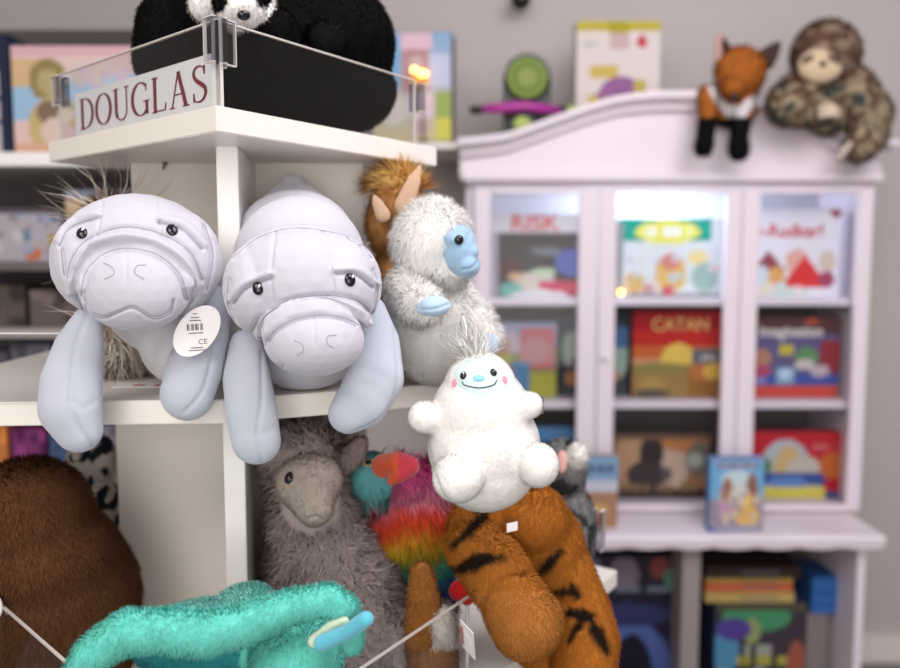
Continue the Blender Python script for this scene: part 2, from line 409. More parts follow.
GL = {
 'D': (.74, [ln(.14, 0, .14, 1, T_), ser(.11, 0, .2), ser(.11, 1, .2), stroke([(.14, .983), (.3, .983)]+arc(.3, .5, .36, .483, 90, -90)+[(.14, .017)], bw)]),
 'O': (.80, [stroke(arc(.4, .5, .34, .49, 0, 360, 48), bw)]),
 'U': (.76, [ln(.15, 1, .15, .35, T_), stroke([(.15, .36)]+arc(.39, .32, .24, .31, 180, 360)+[(.63, 1)], lambda u, tx, ty: (T_ if u < .25 else t_+.01)), ser(.15, 1), ser(.63, 1, .2)]),
 'G': (.82, [stroke(arc(.42, .5, .35, .49, 48, 318, 40), bw), ln(.68, .03, .68, .42, T_*.9), ser(.66, .42, .26), ln(.66, .72, .66, .92, t_)]),
 'L': (.62, [ln(.14, 0, .14, 1, T_), ser(.14, 1), ser(.12, 0, .2), ln(.12, .017, .54, .017, t_), ln(.54, 0, .57, .22, t_)]),
 'A': (.80, [ln(.13, 0, .38, 1, t_*1.1), ln(.38, 1, .65, 0, T_), ln(.22, .36, .54, .36, t_), ser(.13, 0, .2), ser(.65, 0, .24)]),
 'S': (.58, [stroke(spline([(.46, .80), (.42, .93), (.28, .985), (.13, .92), (.09, .76), (.18, .61), (.34, .49), (.48, .36), (.49, .2), (.40, .06), (.26, .01), (.12, .06), (.08, .22)], 50), lambda u, tx, ty: t_+(T_*1.05-t_)*max(0, 1-abs(u-.5)*2.6)), ln(.46, .74, .47, .98, t_), ln(.075, .02, .085, .27, t_)]),
}
word = 'DOUGLAS'; gap = .06; tot = sum(GL[c][0]+gap for c in word)
LH = .036; sc = (SL-.030)/tot; x = .014
RED = plain('sign_red_ink', (.22, .018, .03), .5)
for ch in word:
    w_, shp = GL[ch]; g = G(); 
    for V, F in shp:
        V3 = []; 
        for (u, v) in V: V3.append(sa+d*(x+u*sc)+Vector((0, 0, .0075+v*LH))+n*.0012)
        V4 = [p-n*.0006 for p in V3]; m_ = len(V3)
        g.add([list(p) for p in V3+V4], F+[[i+m_ for i in f[::-1]] for f in F], smooth=False)
    g.build('letter', RED, SG); x += (w_+gap)*sc

# ------------------------------------------------------------------ manatees
MC = (.45, .475, .55); MC2 = (.50, .49, .55)
def eyes(g_parent, soft, pts, r, mat=BLACKG, hl=True, th=.003, tilt=0):
    for (x, y) in pts:
        g = G(); disc_on(g, soft, x, y, r*.82, r, th, rot=tilt); o = g.build('eye', mat, g_parent)
        if hl:
            h = G(); disc_on(h, soft, x+r*.35, y-r*.35, r*.16, r*.32, th*.5, rot=-.4, off=th*.75); h.build('eye_highlight', WHITE, o)
def seam_line(parent, soft, pts, r, mat, name='embroidery', off=.0002, n=20):
    G().tube(soft.path(pts, off, n), r, seg=6).build(name, mat, parent)
SEAM_SHADE = plain('seam_shade', (.28, .29, .37), .9)  # grey-blue lines laid along the face seams, darkening the creases like shade
THREAD = plain('grey_thread', (.33, .33, .38), .8)
def manatee(label, root, head, body, fl, spec):
    t = thing('manatee_plush', label, 'plush toy', root, 'grey manatee plushes on the middle shelf')
    b = Soft(body['parts'], .0035, 12, floor=Z2+.001).flat(body.get('col', MC2)); 
    for r in body.get('ridges', []): b.ridge(*r)
    b.to(G()).build('body', VELVET, t)
    h = Soft(head, .00125, 14).flat(MC2)
    for r in spec['ridges']: h.ridge(r[0], r[1], r[2]*(1.5 if r[2] < 0 or r[1] > .004 else 1))
    h.relax(1)
    h.to(G()).build('head', VELVET, t)
    for f in fl:
        s = Soft(f['parts'], .0025, 10).flat(MC)
        for r in f['ridges']: s.ridge(*r)
        s.to(G()).build('flipper', VELVET, t)
    for r in spec['ridges']:
        if r[2] < -.0015: seam_line(t, h, r[0], .0004, SEAM_SHADE, 'seam_crease_shade', .0001, 40)
    eyes(t, h, spec['eyes'], spec['er'], tilt=spec.get('tilt', 0), th=.003)
    for q in spec['nostrils']: seam_line(t, h, q, .00045, THREAD, 'nostril_stitching')
    return t, h, b
# left manatee
kx = K(.85)
headL = [E(137, 258, .885, 80, 64, .058), E(100, 262, .88, 46, 52, .052), E(175, 262, .88, 46, 54, .05), E(135, 288, .838, 56, 44, .036)]
bodyL = {'parts': [E(165, 290, .985, 60, 66, .085), E(178, 330, .955, 40, 56, .055), E(185, 350, .93, 32, 40, .04)], 'col': (.55, .54, .57)}
flL = [{'parts': [CH([(88, 318, .875, 14), (79, 350, .865, 26), (71, 385, .85, 32), (70, 408, .845, 33), (78, 428, .845, 26)], .62)],
        'ridges': [([(90, 305), (76, 345), (71, 390), (75, 420), (95, 450)], .0022, -.0028), ([(72, 400), (82, 408), (95, 402)], .003, -.0012)]},
       {'parts': [CH([(214, 300, .93, 16), (206, 335, .905, 24), (194, 370, .885, 29), (187, 394, .875, 28)], .62)],
        'ridges': [([(215, 300), (213, 350), (203, 390), (185, 412)], .002, -.0022)]}]
sL = dict(eyes=[(82, 233), (172, 230)], er=6.8, tilt=.25,
  nostrils=[[(104, 263), (112, 267), (114, 274), (105, 279)], [(146, 265), (137, 266), (135, 273), (144, 279)]],
  ridges=[([(73, 290), (75, 268), (90, 247), (122, 237), (159, 243), (186, 263), (193, 284)], .0046, .0055),
          ([(80, 300), (86, 272), (104, 254), (128, 248), (158, 255), (180, 274), (188, 300)], .0026, -.0042),
          ([(67, 278), (72, 258), (88, 239), (122, 227), (159, 233), (190, 252), (203, 280)], .0024, -.0024),
          ([(57, 240), (69, 223), (97, 213)], .0028, .0030), ([(59, 246), (70, 227.5), (98, 217)], .0016, -.0028),
          ([(158, 218), (185, 224), (206, 245)], .0028, .0030), ([(158, 222), (183, 229), (203, 249)], .0016, -.0028),
          ([(103, 197), (97, 235)], .0013, -.0012), ([(159, 197), (161, 235)], .0013, -.0012),
          ([(64, 275), (61, 250)], .0018, -.0018), ([(205, 225), (213, 255), (207, 290)], .0018, -.003),
          ([(78, 300), (92, 322), (130, 332), (170, 325), (195, 298)], .0018, -.0028),
          ([(84, 299), (88, 312), (103, 318), (118, 313), (131, 308), (143, 313), (155, 319), (170, 313), (174, 301)], .0015, -.0026),
          ([(126, 250), (126, 280)], .0011, -.0007)])
mL, hL, bL = manatee('left grey manatee plush with oval hang tag, flippers over the shelf edge', (-.30, .98, Z2), headL, bodyL, flL, sL)
# right manatee
headR = [E(303, 280, .865, 74, 56, .060), E(262, 288, .86, 38, 48, .05), E(345, 285, .86, 37, 46, .05), E(314, 340, .81, 51, 37, .036), E(312, 318, .838, 56, 34, .04)]
bodyR = {'parts': [E(300, 262, .95, 66, 66, .07), E(296, 238, 1.02, 58, 48, .07), E(294, 208, 1.07, 34, 24, .05), E(294, 192, 1.08, 18, 18, .03), E(305, 340, .985, 58, 52, .07)], 'col': (.50, .495, .55),
         'ridges': [([(294, 178), (297, 225)], .002, -.0015)]}
flR = [{'parts': [CH([(246, 345, .90, 17), (247, 380, .885, 25), (252, 415, .865, 27), (256, 440, .86, 26)], .62)],
        'ridges': [([(262, 350), (262, 400), (258, 430), (262, 462)], .002, -.0022), ([(245, 432), (258, 436), (275, 428)], .003, -.0012)]},
       {'parts': [CH([(366, 315, .90, 22), (374, 345, .89, 27), (375, 378, .875, 30), (362, 402, .865, 28), (348, 414, .86, 21)], .62)],
        'ridges': [([(395, 330), (398, 380), (385, 415), (350, 435)], .002, -.002)]}]
sR = dict(eyes=[(258, 288.5), (350, 280)], er=6.8, tilt=.15,
  nostrils=[[(294, 340), (302, 344), (303, 351), (297, 355)], [(336, 335), (328, 336), (327, 343), (334, 348)]],
  ridges=[([(258, 338), (269, 322), (288, 311), (312, 306), (336, 306), (357, 313), (365, 322)], .0048, .0062),
          ([(260, 352), (272, 333), (292, 320), (314, 315), (338, 316), (358, 324), (366, 334)], .0024, -.0045),
          ([(248, 336), (264, 314), (287, 301), (312, 296), (338, 296), (362, 303), (374, 318)], .0024, -.0026),
          ([(230, 300), (243, 284), (270, 273)], .0032, .0034), ([(233, 304), (246, 289), (272, 278)], .0016, -.003),
          ([(334, 270), (358, 270), (377, 284)], .0032, .0034), ([(336, 274), (357, 275), (374, 288)], .0016, -.003),
          ([(232, 258), (262, 236), (301, 228), (352, 238), (372, 258)], .0018, -.0034),
          ([(275, 232), (271, 270), (273, 303)], .0013, -.0012), ([(322, 232), (330, 265), (335, 296)], .0013, -.0012),
          ([(240, 335), (228, 305), (228, 280)], .0018, -.0025), ([(374, 270), (378, 290), (372, 320)], .0018, -.0025),
          ([(278, 366), (290, 377), (315, 381), (340, 378), (358, 366)], .0016, -.0026), ([(283, 366), (279, 372)], .0016, -.002),
          ([(314, 318), (315, 345)], .0011, -.0008)])
mR, hR, bR = manatee('right grey manatee plush facing the camera, white body rising behind its head', (-.15, 1.0, Z2), headR, bodyR, flR, sR)
# hang tag of the left manatee
tc = P(197, 331, .862); tn = Vector((.25, -1, .1)).normalized(); TM = Matrix.Translation(tc) @ orient(tn).to_4x4() @ Matrix.Rotation(math.radians(-38), 4, 'Z')
bm = bmesh.new(); bmesh.ops.create_cone(bm, cap_ends=True, segments=48, radius1=1, radius2=1, depth=1); bm.transform(TM @ Matrix.Diagonal((.0185, .0285, .0006, 1)))
g = G(); g.frombm(bm, smooth=False); tg = g.build('hang_tag', PAPER, mL)
TT = TM @ Matrix.Rotation(math.radians(40), 4, 'Z')
g = G()
for i in range(16):
    if i in (3, 7, 12): continue
    g.box(0, (.0005+.0004*(i % 3 == 0), .0065, .0002), M=TT @ Matrix.Translation((-.009+i*.00095, .004, .0005)))
for j, (w, yy) in enumerate(((.004, .017), (.008, .0135), (.011, .0105), (.014, -.002), (.012, -.0165), (.016, -.019))):
    g.box(0, (w, .0009, .0002), M=TT @ Matrix.Translation((-.001, yy, .0005)))
g.build('barcode_print', INK, tg)
o = text_mesh('CE', .0075, TT @ Matrix.Translation((.005, -.011, .0005)), INK, 'mark_print', tg, ext=.0001)
g = G(); g.tube([tuple(TM @ Vector((.0, .026, .001))), tuple(P(206, 302, .875)), tuple(P(209, 292, .88))], .0004); g.build('tag_string', THREAD, tg)

# ------------------------------------------------------------------ small yeti
WF = (.80, .785, .755)
SY = thing('small_yeti_plush', 'small round white yeti plush with smiling pale blue face and pink cheeks', 'plush toy', P(480, 512, .85))
sy = Soft([E(480, 388, .85, 37, 38, .038), E(481, 415, .85, 51, 52, .047), E(484, 446, .85, 58, 54, .052), E(484, 466, .85, 54, 46, .048),
           CH([(440, 420, .84, 15), (424, 417, .83, 17)]), CH([(520, 405, .84, 13), (530, 405, .83, 14)]),
           E(458, 478, .80, 27, 25, .026), E(538, 465, .81, 22, 23, .024), CH([(510, 468, .83, 18), (534, 466, .815, 16)])], .0022, 18).flat(WF)
sy.ridge([(428, 445), (436, 480), (450, 503), (480, 513)], .002, -.0015)
g = G(); sy.to(g); sy.fur(g, 40000, .0016, .00035, comb=(0, -.2, -1), lay=.65, jit=.2, cj=.02, mask=lambda x, y, v: 0 if ((x-482)/32)**2+((y-376)/21)**2 < 1 and v[1] < .84 else 1)
sy.fur(g, 500, .028, .0004, comb=(-.7, 0, .6), lay=.2, jit=.7, cj=.03, mask=lambda x, y, v: 1.0 if (x-472)**2/280+(y-352)**2/60 < 1 else 0)
g.build('body', FUR, SY)
fc = Soft([E(482, 376, .822, 32, 21, .012)], .0012, 4)
fp = []; ring = [(482+31*math.cos(a)*(1 if True else 1), 376+20*math.sin(a)) for a in np.linspace(0, 2*math.pi, 40, endpoint=False)]
def patch(soft, cx, cy, rx, ry, off, nr=6, na=32, rot=0, th=.001):
    V = [list(soft.hit(cx, cy, off)[0])]; F = []
    for r in range(1, nr+1):
        for k in range(na):
            a = 2*math.pi*k/na; u = rx*r/nr*math.cos(a); v = ry*r/nr*math.sin(a)
            x = cx+u*math.cos(rot)-v*math.sin(rot); y = cy+u*math.sin(rot)+v*math.cos(rot)
            V.append(list(soft.hit(x, y, off if r < nr else -.001)[0]))
    for k in range(na): F.append([0, 1+k, 1+(k+1) % na])
    for r in range(nr-1):
        for k in range(na): F.append([1+r*na+k, 1+(r+1)*na+k, 1+(r+1)*na+(k+1) % na, 1+r*na+(k+1) % na])
    return V, F
g = G(); g.add(*patch(sy, 482, 376, 31, 20, .0012), (.58, .73, .73)); fo = g.build('face', VELVET, SY)
def onp(px, py, off): return sy.hit(px, py, off)[0]
for (x, y) in ((464, 376), (493, 373)):
    g = G(); disc_on(g, sy, x, y, 3.6, 4.2, .0022, off=.0015); e = g.build('eye', BLACKG, fo)
    h = G(); disc_on(h, sy, x+1, y-1.5, .8, .9, .0006, off=.0036); h.build('eye_highlight', WHITE, e)
g = G(); disc_on(g, sy, 479, 378.5, 6, 3.4, .0015, col=(.25, .62, .68), off=.0015); g.build('nose', VELVET, fo)
seam_line(fo, sy, [(463, 382), (466, 385.5), (480, 388), (493, 385), (496, 380.5)], .0006, BLACKM, 'smile', .0016)
for (x, y) in ((455, 383), (504, 380)):
    g = G(); disc_on(g, sy, x, y, 3.4, 4.2, .0012, col=(.78, .28, .36), off=.0012); g.build('cheek', VELVET, fo)
lp = [P(x, y, .85) for x, y in ((464, 352), (462, 335), (460, 322), (463, 316), (466, 325), (467, 350))]
G().tube(lp, .0007).build('hanging_loop', WHITE, SY)
hd = G(); hd.box(P(541, 405, .838), (.004, .012, .016), bevel=.001); hd.build('side_label', plain('brown_label', (.12, .09, .08), .6), SY)

# ------------------------------------------------------------------ big yeti
BY = thing('yeti_plush', 'large shaggy white yeti plush with light blue face turned to the right', 'plush toy', P(442, 383, 1.02))
by = Soft([E(432, 243, .99, 38, 40, .05), E(447, 262, .985, 28, 24, .04), E(436, 330, 1.02, 47, 56, .062), E(420, 292, 1.0, 32, 30, .045),
           CH([(408, 290, .965, 20), (418, 305, .93, 17), (430, 307, .91, 13)]), CH([(475, 320, 1.0, 16), (488, 338, .99, 13)])], .003, 8, floor=Z2+.001).flat((.98, .965, .94))
g = G(); by.to(g)
by.fur(g, 42000, .012, .0005, comb=(-.1, -.1, -1), lay=.5, jit=.35, cj=.03, mask=lambda x, y, v: 0.05 if ((x-462)/20)**2+((y-252)/26)**2 < 1 else 1, lenfn=lambda x, y, v: .45 if y > 345 else 1)
g.build('body', FUR, BY)
fb = Soft([E(459, 250, .962, 19, 26, .034), E(467, 265, .957, 14, 14, .03), E(473, 252, .945, 6.5, 8, .012), E(455, 240, .955, 14, 10, .03)], .0016, 6).flat((.27, .41, .56))
fb.ridge([(478, 262), (472, 268), (462, 270)], .0016, -.002).ridge([(470, 232), (466, 245)], .002, -.0015)
fb.to(G()).build('face', VELVET, BY)
for (x, y, r) in ((459, 240, 5.0),):
    g = G(); disc_on(g, fb, x, y, r, r, .004); e = g.build('eye', BLACKG, BY)
g = G(); g.ell(P(472.5, 241, .975), (.004, .005, .005)); g.build('eye', BLACKG, BY)
hb = Soft([E(435, 306, .895, 16, 11, .014), E(425, 308, .90, 9, 8, .012)], .0016, 5).flat((.40, .53, .66)); hb.ridge([(421, 310), (435, 309), (449, 304)], .0012, -.0018); hb.to(G()).build('hand', VELVET, BY)
hb = Soft([E(490, 345, .97, 9, 12, .012)], .0016, 5).flat((.38, .5, .64)); hb.to(G()).build('hand', VELVET, BY)

# ------------------------------------------------------------------ horse plush behind
HP = thing('horse_plush', 'tan horse plush with pointed ears behind the large yeti plush', 'plush toy', P(395, 372, 1.14))
hp = Soft([E(397, 205, 1.12, 26, 32, .05), E(385, 225, 1.12, 18, 32, .04), E(400, 300, 1.14, 32, 66, .05)], .003, 8, floor=Z2+.001)
def hpc(x, y, v): return (.72, .46, .16) if y < 186 else (.50, .24, .085)
hp.paint(hpc); g = G(); hp.to(g); hp.fur(g, 9000, .009, .0006, lay=.5, cj=.1)
hp.fur(g, 1500, .03, .0006, comb=(-.6, -.3, -.4), lay=.4, cj=.1, mask=lambda x, y, v: 1 if y < 190 else 0); g.build('body', FUR, HP)
for a, b_, w in (((404, 205), (420, 166), 10), ((383, 215), (374, 196), 8)):
    p0 = P(a[0], a[1], 1.06); p1 = P(b_[0], b_[1], 1.06); e = Soft([('c', [(p0, w*K(1.06)), (p0.lerp(p1, .6), w*.75*K(1.06)), (p1, .0025)], .4)], .0018, 3).paint(lambda x, y, v: (.50, .33, .22)); e.to(G()).build('ear', VELVET, HP)

# ------------------------------------------------------------------ shaggy plush behind left manatee
SP = thing('shaggy_plush', 'brown shaggy plush with long pale wisps behind the left manatee', 'plush toy', P(112, 378, 1.06))
s_ = Soft([E(112, 235, 1.07, 26, 40, .04), E(120, 330, 1.07, 28, 52, .04)], .004, 6, floor=Z2+.001).paint(lambda x, y, v: (.30, .19, .12) if y < 260 else (.42, .34, .27))
g = G(); s_.to(g); s_.fur(g, 6000, .018, .0007, comb=(.1, 0, -1), lay=.5, cj=.35)
s_.flat((.75, .66, .58)); s_.fur(g, 120, .075, .0005, comb=(-.7, 0, .1), lay=.35, jit=.5, cj=.15, curl=.3, mask=lambda x, y, v: 1 if y < 230 else .1)
s_.fur(g, 700, .045, .0009, comb=(.1, -.3, -1), lay=.4, jit=.4, cj=.2, mask=lambda x, y, v: 1 if y > 330 else 0)
g.build('body', FUR, SP)
g = G(); g.box(P(140, 374, .99), (.055, .03, .0012), rz=.1); pt = g.build('shelf_card', PAPER, loc=P(140, 374, .99)); tag(pt, 'small white card lying on the middle shelf behind the left manatee', 'card')
pt.location.z = Z2+.0012
g = G(); c = Vector(pt.location); g.ell(c+Vector((0, -.004, .0009)), (.008, .004, .0004), col=(.5, .1, .07)); g.box(c+Vector((.021, -.004, .0008)), (.004, .012, .0006), col=(.5, .1, .07)); g.build('red_print', PRINT, pt)

# ------------------------------------------------------------------ panda
PA = thing('panda_plush', 'large black and white panda plush lying on the top shelf', 'plush toy', (-.24, 1.12, Z1))
pa = Soft([E(330, 45, 1.15, 64, 62, .095), E(285, 58, 1.14, 70, 68, .10), E(348, 90, 1.16, 48, 40, .08), E(225, 30, 1.12, 80, 60, .09), CH([(175, 30, 1.08, 38), (170, 60, 1.06, 36), (190, 90, 1.04, 30)]), E(205, 90, 1.08, 50, 40, .08),
           E(278, 40, 1.0, 22, 30, .04), E(325, 40, 1.06, 19, 17, .04), E(232, -10, .99, 42, 36, .05), E(203, 5, .97, 14, 17, .02), E(241, 10, .94, 24, 21, .035)], .004, 6, floor=Z1+.001)
def pac(x, y, v):
    if v[1] < 1.03 and ((x-230)/46)**2+((y+8)/38)**2 < 1.15:
        if ((x-219)/9)**2+((y-1)/12)**2 < 1 or ((x-264)/8)**2+((y+2)/10)**2 < 1: return (.004, .004, .004)
        return (.82, .80, .77)
    return (.0035, .0035, .004)
pa.paint(pac); g = G(); pa.to(g); pa.fur(g, 30000, .005, .0006, lay=.55, cj=.25, jit=.25); g.build('body', FUR, PA)
g = G(); disc_on(g, pa, 243, 14, 6.5, 5, .004, off=.003); g.build('nose', BLACKG, PA)
e = Soft([E(326, 38, 1.035, 17, 16, .02)], .002, 4).flat((.012,)*3); g = G(); e.to(g); e.fur(g, 2500, .006, .0005, cj=.3); g.build('paw', FUR, PA)

# ------------------------------------------------------------------ brown bear back
BB = thing('bear_plush', 'brown furry bear plush seen from behind at the lower left', 'plush toy', P(50, 700, 1.0))
bb = Soft([E(30, 515, .98, 62, 58, .07), E(55, 600, 1.0, 86, 90, .09), E(0, 600, .98, 60, 80, .08), E(45, 655, 1.0, 90, 55, .09), E(48, 555, .985, 72, 50, .08), E(10, 550, .985, 70, 50, .075)], .005, 25, floor=Z3+.001)
bb.paint(lambda x, y, v: (.125, .053, .024)); g = G(); bb.to(g); bb.fur(g, 60000, .0095, .0005, comb=(.1, 0, -1), lay=.62, jit=.28, cj=.2); g.build('body', FUR, BB)
g = G(); g.ell(P(-3, 607, .898), (.006, .004, .012), col=(.75, .72, .7)); g.build('tag_label', VELVET, BB)

# black and white plush
BW = thing('spotted_plush', 'white plush with black stripes in the gap left of the stand panel', 'plush toy', P(100, 545, 1.24))
bw_ = Soft([E(92, 460, 1.22, 24, 28, .04), E(94, 520, 1.22, 28, 52, .05), E(75, 456, 1.17, 6, 7, .01)], .003, 6, floor=Z3+.001)
from mathutils import noise as NZ
bw_.paint(lambda x, y, v: (.02, .03, .04) if NZ.noise(Vector((v[0]*90, v[1]*20, v[2]*48))) > .12 else (.66, .61, .55)); g = G(); bw_.to(g); bw_.fur(g, 7000, .004, .0006, cj=.1); g.build('body', FUR, BW)

# ------------------------------------------------------------------ llama
LL = thing('llama_plush', 'taupe woolly llama plush with dark eye under the right manatee', 'plush toy', P(330, 680, 1.0))
lc = (.40, .325, .315)
ll = Soft([CH([(306, 470, 1.04, 36), (315, 530, 1.05, 46), (335, 600, 1.05, 66), (345, 660, 1.03, 76)]), E(300, 452, 1.02, 34, 28, .035), CH([(395, 640, 1.0, 26), (405, 690, .98, 26)])], .004, 6, floor=Z3+.001).flat(lc)
ll.noise(.004, 40)
g = G(); ll.to(g)
ll.fur(g, 34000, .017, .0006, comb=(-.1, -.2, -1), lay=.35, jit=.5, cj=.22, curl=.9, mask=lambda x, y, v: 0 if ((x-310)/30)**2+((y-498)/34)**2 < 1 and v[1] < 1.03 else 1)
ll.fur(g, 2500, .030, .0005, comb=(-.5, -.3, .5), lay=.35, jit=.5, cj=.25, curl=.6, mask=lambda x, y, v: 1 if y < 452 else 0)
g.build('body', FUR, LL)
lf = Soft([E(309, 482, .985, 34, 30, .04), CH([(310, 490, .97, 27), (315, 508, .955, 19)])], .0018, 6).flat((.44, .37, .325)); lf.ridge([(306, 519), (315, 516), (322, 519)], .0014, -.002).ridge([(315, 516), (314, 508)], .0012, -.001)
g = G(); lf.to(g); lf.fur(g, 9000, .003, .0004, cj=.12, lay=.5); g.build('face', FUR, LL)
eyes(LL, lf, [(289, 478)], 6.5, hl=False, th=.004)
for (x, y, r) in ((352, 455, -.6), (272, 470, .5)):
    e = Soft([('e', P(x, y, 1.02), (.012, .008, .026), (0, -r, 0))], .002, 3).flat((.30, .23, .21)); g = G(); e.to(g); e.fur(g, 2500, .007, .0005, cj=.2); g.build('ear', FUR, LL)

# ------------------------------------------------------------------ parrot
PR = thing('parrot_plush', 'rainbow parrot plush with teal head and orange beak beside the llama', 'plush toy', P(405, 600, 1.13))
def rain(x, y, v):
    y2 = y+NZ.noise(Vector(v)*60)*9+(x-400)*.12
    if x < 392 and y < 502: return (.12, .36, .38) if y > 452 else (.16, .05, .3)
    st = [(455, (.50, .03, .17)), (480, (.52, .09, .22)), (498, (.62, .22, .30)), (512, (.60, .05, .03)), (528, (.62, .10, .02)), (542, (.72, .42, .03)), (556, (.45, .48, .08)), (568, (.05, .30, .20)), (582, (.04, .09, .28)), (605, (.05, .02, .10))]
    for (a, ca), (b, cb) in zip(st, st[1:]):
        if y2 < b: 
            u = max(0, (y2-a)/(b-a)); return tuple(ca[i]*(1-u)+cb[i]*u for i in range(3))
    return st[-1][1]
pr = Soft([E(373, 478, 1.06, 27, 27, .035), E(405, 520, 1.10, 50, 48, .05), E(415, 560, 1.11, 42, 44, .045), E(432, 485, 1.10, 22, 22, .03), E(400, 480, 1.08, 26, 20, .03), E(425, 600, 1.12, 30, 30, .03)], .003, 6, floor=Z3+.001)
pr.paint(rain); g = G(); pr.to(g); pr.fur(g, 14000, .022, .0008, comb=(.15, -.1, -1), lay=.6, jit=.25, cj=.15, mask=lambda x, y, v: 0.02 if x < 392 and y < 500 else 1)
pr.fur(g, 4000, .003, .0005, mask=lambda x, y, v: 1 if x < 392 and y < 500 else 0); g.build('body', FUR, PR)
bk = Soft([CH([(384, 466, 1.015, 13), (398, 464, 1.0, 13), (409, 466, .995, 11), (400, 474, .99, 9), (391, 481, .99, 4.5)])], .0018, 4).paint(lambda x, y, v: (.55, .07, .02) if x < 398 else (.48, .035, .06)); bk.to(G()).build('beak', VELVET, PR)
g = G(); disc_on(g, pr, 369, 464, 7, 5, .002, col=(.40, .36, .15), off=.002); ep = g.build('eye_patch', VELVET, PR)
g = G(); disc_on(g, pr, 369, 464, 3.8, 3.4, .003, off=.003); g.build('eye', BLACKG, PR)

# ------------------------------------------------------------------ tiger
TG = thing('tiger_plush', 'orange tiger plush with black stripes slumped at the right end of the stand', 'plush toy', P(540, 690, 1.02))
stripes = [((448, 508), (492, 512), 7), ((455, 535), (478, 520), 8), ((463, 578), (494, 562), 7), ((500, 500), (535, 520), 7), ((540, 556), (566, 532), 8), ((552, 594), (578, 588), 7), ((590, 548), (600, 560), 6), ((580, 625), (606, 650), 9), ((570, 640), (580, 620), 7), ((556, 512), (566, 525), 5), ((530, 480), (545, 500), 6)]
def tcol(x, y, v, base=(.42, .145, .022)):
    q = Vector((x, y)); nz = NZ.noise(Vector(v)*90)*3; m = 0
    for a, b, w in stripes:
        a = Vector(a); b = Vector(b); u = max(0, min(1, (q-a).dot(b-a)/(b-a).length_squared))
        m = max(m, min(1, max(0, (w*(1-.9*abs(u-.5))-(q-a.lerp(b, u)).length-nz)/5+.5)))
    return tuple(c*(1-m)+k*m for c, k in zip(base, (.018, .011, .007)))
stripes = [((450, 548), (492, 503), 8), ((560, 548), (538, 574), 6), ((545, 592), (577, 590), 5), ((571, 588), (576, 594), 8), ((590, 548), (602, 566), 5), ((572, 612), (590, 616), 10), ((590, 618), (606, 650), 7), ((570, 640), (584, 615), 5)]
tg_ = Soft([CH([(478, 528, 1.0, 32), (505, 535, 1.02, 44), (536, 548, 1.03, 50), (556, 590, 1.03, 42), (556, 640, 1.03, 44)]), E(528, 520, 1.01, 42, 36, .05),
           CH([(572, 575, 1.01, 24), (584, 610, 1.0, 27), (586, 640, .98, 34), (584, 662, .97, 34)])], .0035, 7, floor=Z3+.001)
tg_.paint(tcol); g = G(); tg_.to(g); tg_.fur(g, 46000, .0065, .0005, comb=(.1, -.1, -1), lay=.6, jit=.25, cj=.12); g.build('body', FUR, TG)
stripes = [((452, 568), (500, 556), 8), ((455, 545), (486, 516), 6)]
ta = Soft([CH([(476, 548, .95, 31), (496, 572, .925, 34), (510, 594, .91, 33)]), CH([(516, 606, .905, 35), (526, 622, .895, 37)])], .003, 3)
ta.ridge([(470, 622), (495, 582), (525, 572), (550, 580)], .003, -.004)
ta.paint(lambda x, y, v: tcol(x, y, v, (.42, .15, .026) if y < 590 else (.45, .175, .04))); g = G(); ta.to(g); ta.fur(g, 26000, .0065, .0005, comb=(.1, -.1, -1), lay=.6, jit=.3, cj=.12); g.build('front_leg', FUR, TG)
g = G(); g.box(P(512, 527, .945), (.015, .0015, .010), rz=.6, bevel=.0004); g.build('fabric_label', PAPER, TG)

# koala-grey plush
KO = thing('koala_plush', 'grey plush with pink ear behind the orange tiger plush', 'plush toy', P(565, 560, 1.22))
ko = Soft([E(562, 470, 1.22, 25, 32, .04), E(568, 530, 1.22, 28, 52, .045), E(577, 455, 1.2, 12, 14, .02)], .003, 6, floor=Z3+.001).paint(lambda x, y, v: (.70, .68, .64) if (x-580)**2+(y-455)**2 < 190 else ((.05, .05, .05) if NZ.noise(Vector(v)*45) > .25 else (.20, .20, .20)))
g = G(); ko.to(g); ko.fur(g, 8000, .007, .0006, cj=.35); g.build('body', FUR, KO)
g = G(); disc_on(g, ko, 562, 462, 5.5, 12, .004, col=(.62, .34, .30), off=.004); g.build('ear', VELVET, KO)

# brown-eared dog plush, heart, price card
DG = thing('dog_plush', 'brown and white puppy plush squeezed between the llama and the tiger', 'plush toy', P(425, 690, .98))
dg_ = Soft([E(432, 655, .97, 26, 45, .03), E(440, 625, .96, 18, 24, .02)], .003, 5, floor=Z3+.001).paint(lambda x, y, v: (.62, .56, .50) if x > 430 and y < 648 else (.30, .14, .06)); g = G(); dg_.to(g); dg_.fur(g, 5000, .008, .0006, cj=.15); g.build('body', FUR, DG)
e = Soft([CH([(422, 572, .965, 11), (424, 600, .955, 17), (422, 635, .95, 18)], .5)], .002, 5).flat((.34, .135, .035)); g = G(); e.to(g); e.fur(g, 5000, .006, .0005, cj=.2); g.build('ear', FUR, DG)
HT = thing('red_heart_plush', 'small red felt heart below the parrot and left of the tiger paw', 'plush toy', P(466, 600, 1.0))
h = Soft([('e', P(459, 590, 1.0), (.012, .008, .014), (0, .6, 0)), ('e', P(472, 588, 1.0), (.012, .008, .015), (0, -.6, 0)), ('e', P(467, 598, 1.0), (.009, .008, .009), None)], .0018, 4).flat((.50, .008, .008)); h.to(G()).build('heart', VELVET, HT)
# stalk that holds the heart above the shelf
G().tube([P(467, 600, 1.0), P(467, 640, 1.0), (P(467, 640, 1.0).x, 1.0, Z3)], .0025).build('stem', WHITE, HT)

